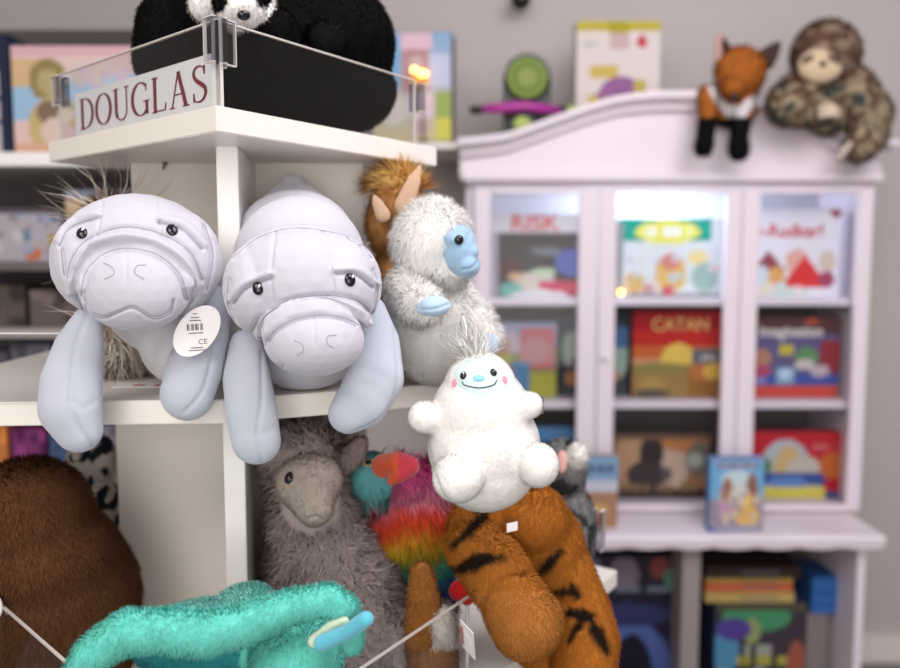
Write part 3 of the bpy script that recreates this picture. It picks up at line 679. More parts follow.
# lower guards
ZL = 1.22
guard((-.184+.010, .60+.012), (.13, 1.11), Z3+.0005, ZL, 'acrylic_guard', 'clear guard on the lower shelf in front of the llama and tiger')
guard((-.184-.012, .60+.012), (-.62, 1.05), Z3+.0005, ZL, 'acrylic_guard', 'clear guard on the lower shelf in front of the brown bear')
guard((-.60, .868), (-.385, .868), Z2+.0005, Z2+.072, 'acrylic_guard', 'clear guard at the left end of the middle shelf')
PC = thing('price_card', 'small folded price card in front of the tiger paw', 'card', P(468, 640, .93))
c = P(468, 640, .90)
M0 = Matrix.Translation(c) @ Euler((.35, .35, -.9)).to_matrix().to_4x4()
g = G(); g.box(0, (.022, .001, .045), M=M0); g.build('card', PAPER, PC)
g = G(); g.box(0, (.010, .0006, .016), M=M0 @ Matrix.Translation((0, -.001, 0))); g.box(0, (.004, .0006, .03), M=M0 @ Matrix.Translation((-.009, -.001, 0)), col=(.5, .2, .2)); g.build('print', PRINT, PC)
clip((P(598, 530, 1.25).x, 1.25), aR, 'clear clip at the right end of the stand beside the grey plush', h=.06, z=P(598, 530, 1.25).z)

# ------------------------------------------------------------------ teal plush
TL = thing('teal_plush', 'bright teal fluffy plush with ruffled edge and blue felt horn at the bottom', 'plush toy', P(270, 760, .80))
tcA = (.17, .66, .57)
tl = Soft([E(298, 655, .77, 48, 42, .05), E(220, 640, .82, 90, 36, .06), E(245, 606, .85, 32, 17, .04), E(290, 720, .78, 70, 60, .07),
           CH([(73, 690, .70, 16), (92, 655, .705, 19), (125, 632, .71, 21), (165, 630, .71, 21), (205, 634, .71, 22), (245, 625, .715, 20), (290, 606, .72, 16), (330, 598, .72, 14), (346, 610, .72, 14), (352, 640, .73, 13)])], .003, 4, floor=Z3+.001)
tl.noise(.0015, 50)
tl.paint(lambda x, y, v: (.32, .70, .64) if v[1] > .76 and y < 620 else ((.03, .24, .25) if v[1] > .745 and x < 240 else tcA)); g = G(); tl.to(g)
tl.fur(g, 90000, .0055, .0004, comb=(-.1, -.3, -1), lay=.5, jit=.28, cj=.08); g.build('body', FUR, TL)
hn = Soft([CH([(322, 643, .70, 9), (345, 633, .69, 8), (366, 619, .68, 8.5)])], .0015, 5).flat((.10, .44, .56)); hn.to(G()).build('horn', VELVET, TL)
hn = Soft([CH([(314, 641, .715, 7), (332, 626, .71, 6), (345, 621, .705, 5)])], .0015, 5).flat((.55, .68, .50)); hn.to(G()).build('horn_lining', VELVET, TL)

# ------------------------------------------------------------------ printed boxes
def artgrid(shapes, bg, w, h, n=48, nz=.0, seed=0):
    nx = n; ny = max(8, int(n*h/w)); U, Vv = np.meshgrid(np.linspace(0, 1, nx), np.linspace(0, 1, ny))
    bgc = np.array(bg, float)
    if bgc.ndim == 1: col = np.tile(bgc, (ny, nx, 1))
    else: col = bgc[0]*(1-Vv[..., None])+bgc[1]*Vv[..., None]
    for s in shapes:
        if s[0] == 'e':
            _, cx, cy, rx, ry, c = s; m = ((U-cx)/rx)**2+((Vv-cy)/ry)**2 < 1
        elif s[0] == 'r':
            _, x0, y0, x1, y1, c = s; m = (U >= x0) & (U <= x1) & (Vv >= y0) & (Vv <= y1)
        elif s[0] == 't':   # triangle: apex x, apex y, base y, half width
            _, cx, y1, y0, hw, c = s; m = (Vv <= y1) & (Vv >= y0) & (np.abs(U-cx) < hw*(y1-Vv)/(y1-y0))
        elif s[0] == 'b':   # letter-like bars
            _, x0, y0, x1, y1, c = s; m = (U >= x0) & (U <= x1) & (Vv >= y0) & (Vv <= y1) & ((np.sin(U*55)+np.sin(U*23+2)) > -.6)
        elif s[0] == 's':   # scattered small figures
            _, x0, y0, x1, y1, cnt, pal, r = s; rr = random.Random(seed+cnt)
            for _i in range(cnt):
                cx, cy, c = rr.uniform(x0, x1), rr.uniform(y0, y1), rr.choice(pal); q = r*rr.uniform(.5, 1.4)
                mm = ((U-cx)/q)**2+((Vv-cy)/(q*rr.uniform(.6, 1.6)))**2 < 1; col[mm] = c
            continue
        col[m] = c
    return nx, ny, U, Vv, col
def game_box(name, label, cat, px0, px1, py0, py1, Y, bg, shapes, side, dep=.06, rz=0, zb=None, titles=(), group=None, n=48, lean=0):
    a = P(px0, (py0+py1)/2, Y); b = P(px1, (py0+py1)/2, Y); w = b.x-a.x; zt = P(450, py0, Y).z; z0 = P(450, py1, Y).z if zb is None else zb; h = zt-z0
    cx = (a.x+b.x)/2
    t = thing(name, label, cat, (cx, Y+dep/2, z0), group)
    M = Matrix.Translation((cx, Y, z0)) @ Matrix.Rotation(rz, 4, 'Z') @ Matrix.Rotation(lean, 4, 'X')
    g = G(); g.box(0, (w, dep, h), M=M @ Matrix.Translation((0, dep/2, h/2)), col=side, bevel=.0015)
    nx, ny, U, Vv, col = artgrid(shapes, bg, w, h, n, seed=int(px0))
    V = [list(M @ Vector(((u-.5)*w*.985, -.0006, v*h*.985+h*.0075))) for u, v in zip(U.ravel(), Vv.ravel())]
    F = [[j*nx+i, j*nx+i+1, (j+1)*nx+i+1, (j+1)*nx+i] for j in range(ny-1) for i in range(nx-1)]
    g.add(V, F, col.reshape(-1, 3), smooth=False)
    g.build('carton', PRINT, t)
    for (txt, u, v, size, mat, sx) in titles:
        text_mesh(txt, size*h, M @ Matrix.Translation(((u-.5)*w, -.0016, v*h)) @ Matrix.Rotation(math.pi/2, 4, 'X'), mat, 'title', t, sx=sx, bold=size*h*.02)
    return t

# ------------------------------------------------------------------ lilac cabinet
YF = 2.80; YB = 3.18; YC = 2.55
def X(px, Y=YF): return (px-450)/FP*(Y+.002)
def Z(py, Y=YF): return P(450, py, Y).z
CB = thing('display_cabinet', 'pale lilac glazed cabinet with curved pediment and lit shelves of games', 'cabinet', (X(670), 3.0, 0))
xl, xr = X(466), X(868); zc = Z(511); zt = Z(150)
INS = plain('lit_interior_paint', (.56, .55, .60), .6)
def bx(name, x0, x1, y0, y1, z0, z1, mat=LILAC, par=CB, bevel=.003):
    return G().box(((x0+x1)/2, (y0+y1)/2, (z0+z1)/2), (abs(x1-x0), y1-y0, z1-z0), bevel=bevel).build(name, mat, par)
bx('side_panel', xl, xl+.02, YF+.02, YB, zc, zt); bx('side_panel', xr-.02, xr, YF+.02, YB, zc, zt)
bx('back_panel', xl+.02, xr-.02, YB-.015, YB, Z(303), zt-.001, INS, bevel=0); bx('back_panel', xl+.02, xr-.02, YB-.015, YB, zc, Z(303), TAUPE, bevel=0)  # one back panel: LED brightness on top and dimness below set as colours
bx('roof_panel', xl, xr, YF+.02, YB, zt, zt+.02); bx('hutch_floor', xl, xr, YF, YB, zc-.0, zc+.012)
bx('top_rail', xl, xr, YF-.002, YF+.02, Z(187), Z(150)); bx('bottom_rail', xl, xr, YF-.001, YF+.02, zc+.0121, Z(508)+.01)
for z in (299, 403):
    bx('shelf', xl+.021, xr-.021, YF+.03, YB-.016, Z(z+7), Z(z), LILAC, bevel=.001)
# doors
for i, (a, b, o0, o1) in enumerate(((474, 596, 490, 577), (597, 737, 614, 722), (738, 866, 755, 852))):
    d0 = G(); ztp, zbt = Z(188), Z(509); xa, xb, oa, ob_ = X(a), X(b), X(o0), X(o1); y0, y1 = YF-.024, YF-.003
    d0.box(((xa+oa)/2, (y0+y1)/2, (ztp+zbt)/2), (oa-xa, y1-y0, ztp-zbt), bevel=.003)
    d0.box(((xb+ob_)/2, (y0+y1)/2, (ztp+zbt)/2), (xb-ob_, y1-y0, ztp-zbt), bevel=.003)
    d0.box(((oa+ob_)/2, (y0+y1)/2, (ztp+Z(191))/2-.004), (ob_-oa, y1-y0, ztp-Z(191)+.008), bevel=.002)
    d0.box(((oa+ob_)/2, (y0+y1)/2, (zbt+Z(503))/2), (ob_-oa, y1-y0, Z(503)-zbt), bevel=.002)
    dr = d0.build('door', LILAC, CB)
    G().box(((oa+ob_)/2, YF-.012, (ztp+zbt)/2), (ob_-oa, .003, ztp-zbt-.03)).build('glass_pane', GLASS, dr)
    if i != 1 or True:
        kx_ = {0: 590, 1: 604, 2: 744}[i]
        if i == 1: G().ell((X(604), YF-.036, Z(356)), (.011, .012, .011), col=(.8, .78, .8)).build('knob', plain('white_knob', (.82, .79, .8), .25), dr)
# pediment: curved board with stepped cornice following it
cur = [(458, 141), (480, 139), (506, 135), (532, 126), (573, 111), (609, 100), (644, 95.5), (672, 95), (700, 95.5), (735, 101), (771, 112), (810, 127), (836, 137), (862, 141), (884, 143)]
cur = spline(cur, 60)
def ped(y0, y1, drop0, drop1, name, inset=0):
    bm = bmesh.new(); rings = []
    for (px, py) in cur:
        x = X(px); x = max(xl-.02+inset-.02, min(xr+.04-inset, x)); zt_ = Z(py+drop0); zb_ = Z(py+drop1) if drop1 is not None else Z(180)
        rings.append([bm.verts.new(p) for p in ((x, y0, zb_), (x, y1, zb_), (x, y1, zt_), (x, y0, zt_))])
    for r0, r1 in zip(rings, rings[1:]):
        for k in range(4): bm.faces.new((r0[k], r0[(k+1) % 4], r1[(k+1) % 4], r1[k]))
    bm.faces.new(rings[0][::-1]); bm.faces.new(rings[-1]); bmesh.ops.recalc_face_normals(bm, faces=bm.faces)
    g = G(); g.frombm(bm, smooth=False); g.build(name, LILAC, CB)
ped(YF-.005, YF+.03, 6, None, 'pediment_board', .02)
ped(YF-.075, YF+.03, 0, 6, 'cornice', 0); ped(YF-.055, YF-.0055, 6.2, 9, 'cornice', .01); ped(YF-.032, YF-.0055, 9.2, 16, 'cornice', .02)
for s_ in (0, 1):
    pass
bx('string_moulding', xl-.012, xr+.012, YF-.045, YF+.001, Z(182), Z(174), bevel=.006)
# counter with scalloped front edge
xc0, xc1 = X(540, YC), X(868, YC)+.03
bm = bmesh.new(); N_ = 60; top = []; 
ztp = zc-.001; 
for i in range(N_+1):
    x = xl-.03+(xr-.035-(xl-.03))*i/N_; dz = .036+.006*abs(math.sin(i*math.pi/6))
    top.append([bm.verts.new(p) for p in ((x, YC, ztp-dz), (x, YB, ztp-dz), (x, YB, ztp), (x, YC+.004, ztp), (x, YC-.006, ztp-.01))])
for r0, r1 in zip(top, top[1:]):
    for k in range(5): bm.faces.new((r0[k], r0[(k+1) % 5], r1[(k+1) % 5], r1[k]))
bm.faces.new(top[0][::-1]); bm.faces.new(top[-1]); bmesh.ops.recalc_face_normals(bm, faces=bm.faces)
g = G(); g.frombm(bm, smooth=False); g.build('counter_top', LILAC, CB)
zb0 = ztp-.045
xbl, xbr = xl, xr-.075
bx('base_side', xbl, xbl+.02, YC+.04, YB, .0, zb0); bx('base_side', xbr-.02, xbr+.005, YC+.04, YB, .0, zb0)
bx('base_back', xbl+.02, xbr-.02, YB-.015, YB, .05, zb0, TAUPE, bevel=0); bx('base_floor', xbl+.02, xbr-.02, YC+.05, YB-.02, .06, .08)
xd = X(700, YC+.04); bx('base_divider', xd-.028, xd+.028, YC+.05, YB-.016, .08, zb0, plain('taupe_divider', (.30, .25, .25), .6))
zsh = .16; bx('base_shelf', xbl+.02, xbr-.02, YC+.10, YB-.016, zsh-.02, zsh, TAUPE)

# ------------------------------------------------------------------ contents
s1 = Z(299); s2 = Z(403); s3 = zc+.012; YG = 2.90
GG = 'board games behind the cabinet glass'
RISKR = plain('title_red', (.55, .03, .04), .5); GOLD = plain('title_gold', (.62, .36, .10), .5); PALE = plain('title_pale', (.75, .70, .66), .5); YEL = plain('title_yellow', (.8, .72, .2), .5)
game_box('board_game_box', 'grey box with red RISK title on the top shelf of the left door', 'board game', 486, 584, 214, 299, YG, (.045, .033, .03),
  [('r', 0, .77, 1, 1, (.62, .60, .62)), ('r', 0, 0, .12, .77, (.42, .38, .45)), ('r', .12, .72, 1, .77, (.05, .04, .04)), ('e', .58, .55, .2, .06, (.16, .18, .20)), ('e', .4, .45, .16, .12, (.05, .045, .05)), ('e', .25, .35, .12, .12, (.09, .03, .025)),
   ('e', .88, .42, .17, .17, (.09, .12, .38)), ('e', .5, .15, .22, .16, (.62, .55, .48)), ('e', .25, .08, .12, .1, (.15, .42, .35)), ('e', .6, .3, .12, .05, (.5, .6, .4)), ('r', .55, .02, 1, .19, (.55, .05, .10)), ('e', .3, .25, .08, .05, (.6, .4, .2)), ('e', .55, .02, .3, .06, (.7, .7, .7))], (.42, .38, .45), zb=s1,
  titles=(('RISK', .49, .885, .26, RISKR, 1.15),), group=GG)
game_box('board_game_box', 'white box with green banner and yellow oval in the brightly lit middle bay', 'board game', 612, 722, 218, 299, YG, (.70, .74, .76),
  [('r', .06, .72, .90, 1, (.02, .36, .25)), ('r', 0, .0, .09, .95, (.30, .32, .33)), ('e', .5, .83, .30, .15, (.78, .76, .12)), ('b', .28, .76, .72, .90, (.85, .87, .8)), ('e', .53, .28, .15, .26, (.72, .48, .14)), ('e', .53, .45, .09, .1, (.65, .25, .2)), ('e', .2, .18, .09, .14, (.6, .42, .15)), ('e', .78, .5, .1, .09, (.8, .66, .3)), ('e', .85, .25, .12, .2, (.35, .5, .45)), ('r', .1, 0, 1, .06, (.28, .28, .32)), ('e', .52, .08, .07, .07, (.6, .12, .15)), ('e', .33, .1, .07, .07, (.55, .3, .28)), ('s', .1, .05, .95, .5, 24, [(.5, .6, .55), (.75, .6, .5), (.6, .6, .7)], .03)],
  (.6, .65, .7), zb=s1, group=GG)
game_box('board_game_box', 'white box with red lettering and cartoon figures on the top shelf of the right door', 'board game', 742, 838, 208, 299, YG, (.74, .72, .78),
  [ ('e', .95, .95, .06, .05, (.35, .08, .12)), ('t', .28, .52, .3, .18, (.28, .06, .07)), ('e', .57, .40, .12, .14, (.72, .38, .32)), ('t', .66, .48, .1, .26, (.66, .04, .04)), ('e', .88, .40, .08, .13, (.62, .5, .42)), ('e', .36, .22, .1, .12, (.66, .36, .12)), ('e', .88, .2, .08, .1, (.35, .06, .12)), ('e', .22, .24, .06, .12, (.6, .68, .75)), ('s', .1, .02, .9, .12, 14, [(.7, .66, .5), (.8, .6, .6), (.55, .65, .6)], .05)], (.5, .46, .58), zb=s1, rz=-.12, titles=(('w-Rudkar!', .46, .74, .20, RISKR, .95),), group=GG)
game_box('puzzle_box', 'colourful puzzle box with pink and green shapes on the middle shelf of the left door', 'puzzle', 484, 557, 322, 403, YG, (.26, .25, .10),
  [('r', 0, .7, 1, 1, (.28, .30, .42)), ('t', .35, .92, .6, .3, (.50, .38, .42)), ('e', .2, .66, .14, .16, (.45, .20, .14)), ('r', 0, .2, .35, .58, (.42, .42, .05)), ('r', .5, .38, .97, .92, (.50, .12, .14)), ('e', .72, .62, .2, .18, (.48, .22, .22)), ('r', .38, .08, .62, .48, (.10, .24, .40)), ('r', .62, 0, 1, .34, (.40, .38, .06)), ('e', .3, .32, .1, .12, (.55, .15, .03)), ('e', .15, .15, .1, .14, (.5, .35, .06))], (.12, .12, .16), zb=s2, group=GG)
game_box('board_game_box', 'dark box with pale green creature half hidden by the door frame beside the knob', 'board game', 560, 628, 314, 403, YG+.03, (.035, .04, .06),
  [('e', .18, .58, .16, .22, (.30, .36, .30)), ('e', .2, .22, .13, .1, (.48, .20, .08)), ('e', .85, .5, .16, .3, (.30, .42, .34)), ('e', .9, .72, .14, .14, (.06, .14, .28)), ('e', .8, .25, .1, .08, (.45, .25, .15)), ('r', 0, 0, 1, .14, (.06, .06, .07)), ('e', .22, .4, .06, .1, (.05, .05, .05))], (.05, .05, .06), zb=s2, group=GG)
game_box('board_game_box', 'red box with golden CATAN title over a yellow setting sun', 'board game', 632, 724, 310, 403, YG, ((.20, .13, .04), (.34, .01, .012)),
  [('r', 0, .44, 1, .60, (.55, .12, .03)), ('r', 0, .36, 1, .46, (.58, .28, .14)), ('r', 0, .60, 1, .78, (.50, .02, .015)), ('r', 0, .78, 1, 1, (.34, .008, .012)), ('e', .50, .42, .19, .21, (.75, .52, .10)), ('r', 0, 0, 1, .38, (.32, .20, .06)), ('e', .3, .34, .3, .06, (.26, .22, .06)), ('e', .22, .14, .14, .1, (.42, .27, .08)), ('r', .62, .0, 1, .3, (.30, .13, .03)), ('e', .22, .04, .2, .06, (.10, .09, .06)), ('r', .66, .38, 1, .56, (.13, .14, .15)), ('r', .66, .2, 1, .38, (.52, .16, .05)), ('e', .9, .3, .13, .1, (.72, .45, .08))], (.12, .02, .02), zb=s2, titles=(('CATAN', .52, .83, .20, GOLD, .95), ('plus', .83, .47, .10, PALE, 1)), group=GG, n=60)
game_box('board_game_box', 'dark red and blue box with pale lettering on the middle shelf of the right door', 'board game', 742, 840, 318, 403, YG, (.12, .10, .22),
  [('r', 0, .8, 1, 1, (.10, .04, .04)),  ('e', .70, .97, .07, .04, (.5, .08, .03)), ('r', .80, .28, 1, .72, (.28, .03, .04)), ('r', .0, .16, 1, .30, (.06, .09, .35)), ('r', 0, 0, 1, .15, (.58, .07, .05)), ('e', .18, .5, .12, .12, (.45, .22, .15)), ('e', .16, .34, .14, .08, (.45, .07, .14)), ('r', .38, .55, .52, .68, (.55, .45, .06)), ('e', .66, .5, .12, .14, (.12, .28, .10)), ('e', .64, .42, .1, .07, (.60, .52, .52)), ('e', .8, .34, .1, .08, (.52, .42, .45)), ('r', .36, .16, .55, .38, (.22, .36, .5)), ('e', .45, .3, .07, .07, (.5, .65, .8)), ('r', 0, .17, .25, .24, (.25, .25, .5))], (.16, .08, .08), zb=s2, titles=(('Imagination', .49, .83, .19, PALE, .9),), group=GG)
game_box('board_game_box', 'dark blue box at the bottom left behind the cabinet glass', 'board game', 500, 590, 424, 500, YG, (.03, .035, .05), [('r', 0, .78, 1, .95, (.08, .22, .42)), ('e', .6, .4, .2, .2, (.10, .10, .12))], (.04, .04, .05), zb=s3, group=GG)
game_box('board_game_box', 'brown box with dark portrait silhouette at the bottom of the middle bay', 'board game', 610, 712, 434, 500, YG, (.30, .15, .07),
  [('e', .2, .6, .16, .4, (.48, .28, .15)), ('e', .62, .55, .16, .4, (.52, .38, .28)), ('e', .7, .85, .2, .12, (.45, .18, .06)), ('e', .87, .62, .13, .26, (.16, .13, .10)), ('e', .84, .6, .08, .12, (.36, .38, .30)), ('e', .40, .72, .12, .26, (.035, .022, .022)), ('e', .36, .36, .2, .24, (.06, .04, .04)), ('e', .55, .38, .06, .12, (.10, .08, .09)), ('r', 0, 0, 1, .16, (.06, .035, .025)), ('b', .04, .12, .93, .22, (.24, .15, .08)), ('r', .96, 0, 1, 1, (.07, .05, .04)), ('r', 0, .92, 1, 1, (.16, .09, .05)), ('r', 0, 0, .03, 1, (.05, .04, .04))], (.08, .05, .04), zb=s3, group=GG)
game_box('board_game_box', 'red box with a ship on blue sea at the bottom of the right door', 'board game', 744, 842, 432, 500, YG, (.50, .015, .03),
  [('e', .42, .45, .26, .45, (.45, .48, .50)), ('e', .45, .5, .14, .3, (.60, .42, .18)), ('e', .62, .35, .2, .3, (.55, .50, .42)), ('e', .2, .48, .08, .14, (.12, .22, .06)), ('r', .1, .20, .85, .38, (.05, .09, .30)), ('e', .45, .24, .2, .1, (.12, .25, .55)), ('r', 0, 0, .85, .18, (.68, .60, .10)), ('e', .9, .5, .13, .2, (.55, .14, .03)), ('r', .85, 0, 1, .12, (.05, .09, .25)), ('b', .7, .74, .95, .82, (.55, .12, .12)), ('r', .0, .2, .12, .42, (.10, .42, .65))], (.3, .02, .03), zb=s3, group=GG)
LB = thing('tea_light', 'tiny glowing amber light at the lower left of the bright middle bay', 'light', (X(621), YG-.03, s1))
G().ell((P(621, 290, YG-.03).x, YG-.03, s1+.018), (.007, .007, .008)).build('bulb', plain('amber_glow', (1, .5, .05), .4, emit=(1, .42, .03), es=12), LB)
G().box((P(621, 290, YG-.03).x, YG-.03, s1+.0055), (.016, .016, .011), bevel=.001).build('base', WHITE, LB)
YK = 2.61; zk = ztp+.0005
game_box('small_game_box', 'small box with blue sky and brown sand on the counter beside the tiger', 'board game', 580, 618, 456, 530, YK+.02, (.36, .20, .12),
  [('r', 0, .62, 1, 1, (.20, .34, .50)), ('r', 0, .5, 1, .66, (.50, .52, .60)), ('b', .1, .76, .95, .88, (.08, .12, .2)), ('e', .5, .25, .25, .08, (.55, .36, .12))], (.3, .25, .22), zb=zk, dep=.035)
game_box('small_game_box', 'small blue box with cartoon figures standing on the cabinet counter', 'board game', 709, 764, 458, 540, YK-.02, (.30, .26, .30),
  [('r', 0, .45, 1, .98, (.16, .38, .62)), ('e', .5, .72, .3, .12, (.50, .62, .66)), ('r', .12, .86, .9, .93, (.20, .12, .14)), ('b', .15, .86, .85, .92, (.35, .3, .38)), ('e', .32, .52, .1, .22, (.32, .14, .10)), ('e', .78, .5, .12, .3, (.26, .13, .10)), ('e', .55, .5, .18, .15, (.6, .6, .56)), ('e', .3, .28, .16, .15, (.48, .28, .42)), ('e', .72, .2, .22, .15, (.66, .42, .14)), ('e', .7, .42, .1, .1, (.75, .5, .18)), ('r', .05, 0, .95, .09, (.30, .30, .40)), ('r', 0, 0, .12, .05, (.05, .12, .35)), ('s', .1, .1, .9, .6, 16, [(.4, .35, .35), (.55, .45, .35), (.25, .2, .3)], .05)], (.10, .2, .4), zb=zk, dep=.035, rz=.05)

# under the counter
YU = 2.72; BG2 = 'games on the open shelves under the counter'
game_box('board_game_box', 'black and blue box with glowing blue arch under the counter on the left', 'board game', 560, 692, 594, 700, YU, (.018, .015, .035), [('e', .55, .25, .30, .48, (.07, .11, .30)), ('e', .55, .18, .16, .42, (.012, .010, .022)), ('e', .5, .8, .35, .12, (.03, .035, .10)), ('r', .4, 0, .8, .06, (.3, .06, .06))], (.02, .02, .03), zb=zsh, dep=.2, group=BG2)
zt_a = Z(594, YU)
game_box('board_game_box', 'dark box with pale figures laid on the arch box under the counter', 'board game', 560, 688, 556, 592, YU, (.03, .025, .035), [('e', .22, .7, .1, .3, (.14, .15, .22)), ('e', .5, .5, .12, .5, (.20, .15, .20)), ('e', .78, .7, .08, .3, (.22, .06, .05)), ('e', .9, .4, .08, .3, (.08, .20, .14)), ('b', .1, .05, .9, .2, (.14, .17, .22))], (.02, .02, .03), zb=zt_a+.001, dep=.2, group=BG2)
game_box('board_game_box', 'box with green jungle creature and yellow title under the counter', 'board game', 714, 806, 603, 700, YU, (.05, .04, .05), [('e', .45, .85, .38, .16, (.06, .25, .12)), ('e', .4, .7, .1, .14, (.25, .3, .12)), ('b', .3, .42, .7, .55, (.28, .32, .26)), ('b', .15, .32, .85, .42, (.36, .33, .06)), ('e', .12, .5, .14, .3, (.08, .25, .42)), ('e', .2, .72, .2, .12, (.08, .05, .25)), ('e', .9, .3, .1, .3, (.32, .09, .06)), ('e', .5, .1, .12, .2, (.32, .28, .36)), ('e', .1, .15, .15, .14, (.3, .35, .4)), ('r', 0, .92, 1, 1, (.08, .08, .04))], (.04, .05, .12), zb=zsh, dep=.2, group=BG2)
z_ = Z(603, YU)+.001
for i, (c, h_, lab, x1) in enumerate((((.50, .36, .12), 11, 'yellow edged box lying lowest in the stack under the counter', 806), ((.55, .14, .06), 11, 'orange box lying above the yellow edged one under the counter', 804), ((.45, .33, .08), 4, 'thin yellow box lying on the orange one under the counter', 804), ((.05, .03, .03), 12, 'dark box on top of the stack under the counter', 812))):
    zz = z_+h_*K(YU); t = thing('board_game_box', lab, 'board game', (X(760, YU), YU+.1, z_), BG2)
    g = G(); g.box(((X(714, YU)+X(x1, YU))/2, YU+.1, (z_+zz)/2), (X(x1, YU)-X(714, YU), .2, zz-z_-.0008), col=c, bevel=.001)
    g.box((X(770, YU), YU-.0006, (z_+zz)/2), (.12, .001, (zz-z_)*.4), col=tuple(q*.5+.08 for q in c)); g.build('carton', PRINT, t); z_ = zz
game_box('board_game_box', 'bright blue box turned sideways at the right end under the counter', 'board game', 812, 838, 577, 614, YU, (.04, .14, .40), [('r', .1, .5, .9, .6, (.02, .09, .33)), ('r', .1, .2, .9, .3, (.02, .09, .33))], (.03, .10, .3), zb=None, dep=.15, group=BG2)
br = G(); zbk = Z(614, YU); br.box((X(822, YU), YU+.09, (zsh+zbk)/2), (.13, .17, zbk-zsh-.001), bevel=.002, col=(.22, .18, .18)); o = br.build('storage_box', PRINT, loc=(X(822, YU), YU+.09, zsh)); tag(o, 'taupe carton under the bright blue box below the counter', 'box')

# on top of the cabinet
zr = zt+.0205
game_box('toy_box', 'white toy box with yellow top band and purple animal on the cabinet', 'toy box', 576, 660, 20, 140, 2.98, (.70, .63, .61),
  [('r', 0, .92, 1, 1, (.50, .42, .06)), ('r', .38, .91, .62, 1, (.40, .36, .03)), ('r', .40, .78, .62, .91, (.56, .42, .40)), ('e', .78, .84, .06, .05, (.55, .06, .09)), ('e', .15, .82, .08, .02, (.5, .48, .5)), ('r', .15, .55, .5, .66, (.58, .44, .12)), ('e', .55, .43, .28, .14, (.30, .13, .30)), ('e', .35, .35, .2, .10, (.33, .16, .28)), ('r', .7, .42, .84, .54, (.50, .42, .10)), ('e', .2, .38, .06, .05, (.6, .45, .1)), ('r', .6, .33, .85, .4, (.25, .08, .25)), ('e', .5, .36, .1, .04, (.58, .42, .12)), ('e', .16, .26, .06, .05, (.12, .05, .12))], (.6, .55, .5), zb=zr, dep=.07)
TGt = thing('target_toy', 'black toy target with lime green rings standing on the cabinet', 'toy', (P(528, 90, 2.95).x, 2.97, zr))
cx = P(527, 90, 2.95).x; zc2 = P(450, 78, 2.95).z
g = G(); bm = bmesh.new(); bmesh.ops.create_cone(bm, cap_ends=True, segments=48, radius1=.078, radius2=.078, depth=.03); bm.transform(Matrix.Translation((cx, 2.96, zc2)) @ Matrix.Rotation(math.pi/2, 4, 'X')); g.frombm(bm, smooth=False)
g.box((cx, 2.96, (zc2+zr+.05)/2), (.156, .03, zc2-zr-.05), bevel=.002)
g.box((cx-.03, 2.97, zr+.03), (.13, .10, .06), bevel=.01); g.build('frame', plain('dark_green_plastic', (.025, .035, .03), .5), TGt)
for i, (r, c) in enumerate(((.066, (.24, .31, .08)), (.050, (.15, .22, .05)), (.036, (.26, .33, .10)), (.016, (.32, .33, .14)))):
    bm = bmesh.new(); bmesh.ops.create_cone(bm, cap_ends=True, segments=48, radius1=r, radius2=r, depth=.004); bm.transform(Matrix.Translation((cx, 2.943-i*.001, zc2)) @ Matrix.Rotation(math.pi/2, 4, 'X')); g = G(); g.frombm(bm, col=c, smooth=False); g.build('ring', PRINT, TGt)
BWt = thing('toy_crossbow', 'magenta and black toy bow lying in front of the green target', 'toy', (P(525, 107, 2.89).x, 2.89, zr))
zb_ = P(450, 108, 2.89).z
g = G(); g.tube([P(482, 109, 2.89), P(500, 108, 2.89), P(525, 106, 2.88), P(560, 111, 2.89)], [.012, .018, .018, .014]); g.build('bow_arm', plain('magenta_plastic', (.42, .03, .30), .35), BWt)
for q in ((470, 482), (560, 566)): G().tube([P(q[0], 110, 2.89), P(q[1], 110, 2.89)], .014).build('end_cap', BLACKM, BWt)
g = G(); g.box((P(525, 118, 2.89).x, 2.89, (zb_+zr)/2-.012), (.05, .04, zb_-zr-.024), bevel=.004); g.build('grip', BLACKM, BWt)
for q in ((572, 109, 2.885, .022, .012), (522, 124, 2.86, .03, .025)): G().ell(P(*q[:3]), (q[3], .015, q[4]), col=(.42, .52, .15)).build('foam_tip', PRINT, BWt)
# wall shelf with dollhouse box
sh = G(); zs = P(450, 142, 2.85).z; sh.box((X(415), 3.07, zs-.012), (.36, .46, .022), bevel=.003); o = sh.build('wall_shelf', WHITEL, loc=(X(415), 3.07, zs-.012)); tag(o, 'white wall shelf left of the lilac cabinet under the pink and blue toy box', 'shelf')
game_box('toy_box', 'pink and blue dollhouse toy box with glowing window on the wall shelf', 'toy box', 372, 452, 32, 142, 2.85, ((.60, .52, .30), (.25, .42, .66)),
  [('r', .38, .45, .72, .95, (.42, .25, .28)), ('r', .35, .85, .75, 1, (.70, .50, .60)), ('e', .55, .72, .1, .07, (.5, .4, .42)), ('r', .45, .22, .78, .46, (.70, .56, .64)), ('r', .8, .05, 1, .45, (.32, .42, .12)), ('r', .8, .0, 1, .22, (.62, .60, .12)), ('r', .72, .5, .98, .8, (.50, .55, .75)), ('e', .6, .56, .12, .05, (.80, .45, .08)), ('r', .5, .05, .7, .2, (.50, .35, .36)), ('r', .0, .5, .35, .95, (.20, .40, .66)), ('e', .25, .3, .2, .15, (.65, .6, .55))], (.20, .15, .16), zb=zs, dep=.12, rz=-.10)
LB = thing('shelf_lamp', 'small glowing amber lamp in front of the pink and blue toy box', 'light', (P(424, 78, 2.8).x, 2.80, zs))
zz = P(450, 73, 2.79).z; xx = P(424, 73, 2.79).x
G().ell((xx-.004, 2.80, zz), (.016, .012, .010)).ell((xx-.03, 2.80, zz+.012), (.010, .010, .009)).build('bulb', plain('warm_glow', (1, .6, .2), .4, emit=(1, .50, .10), es=6), LB)
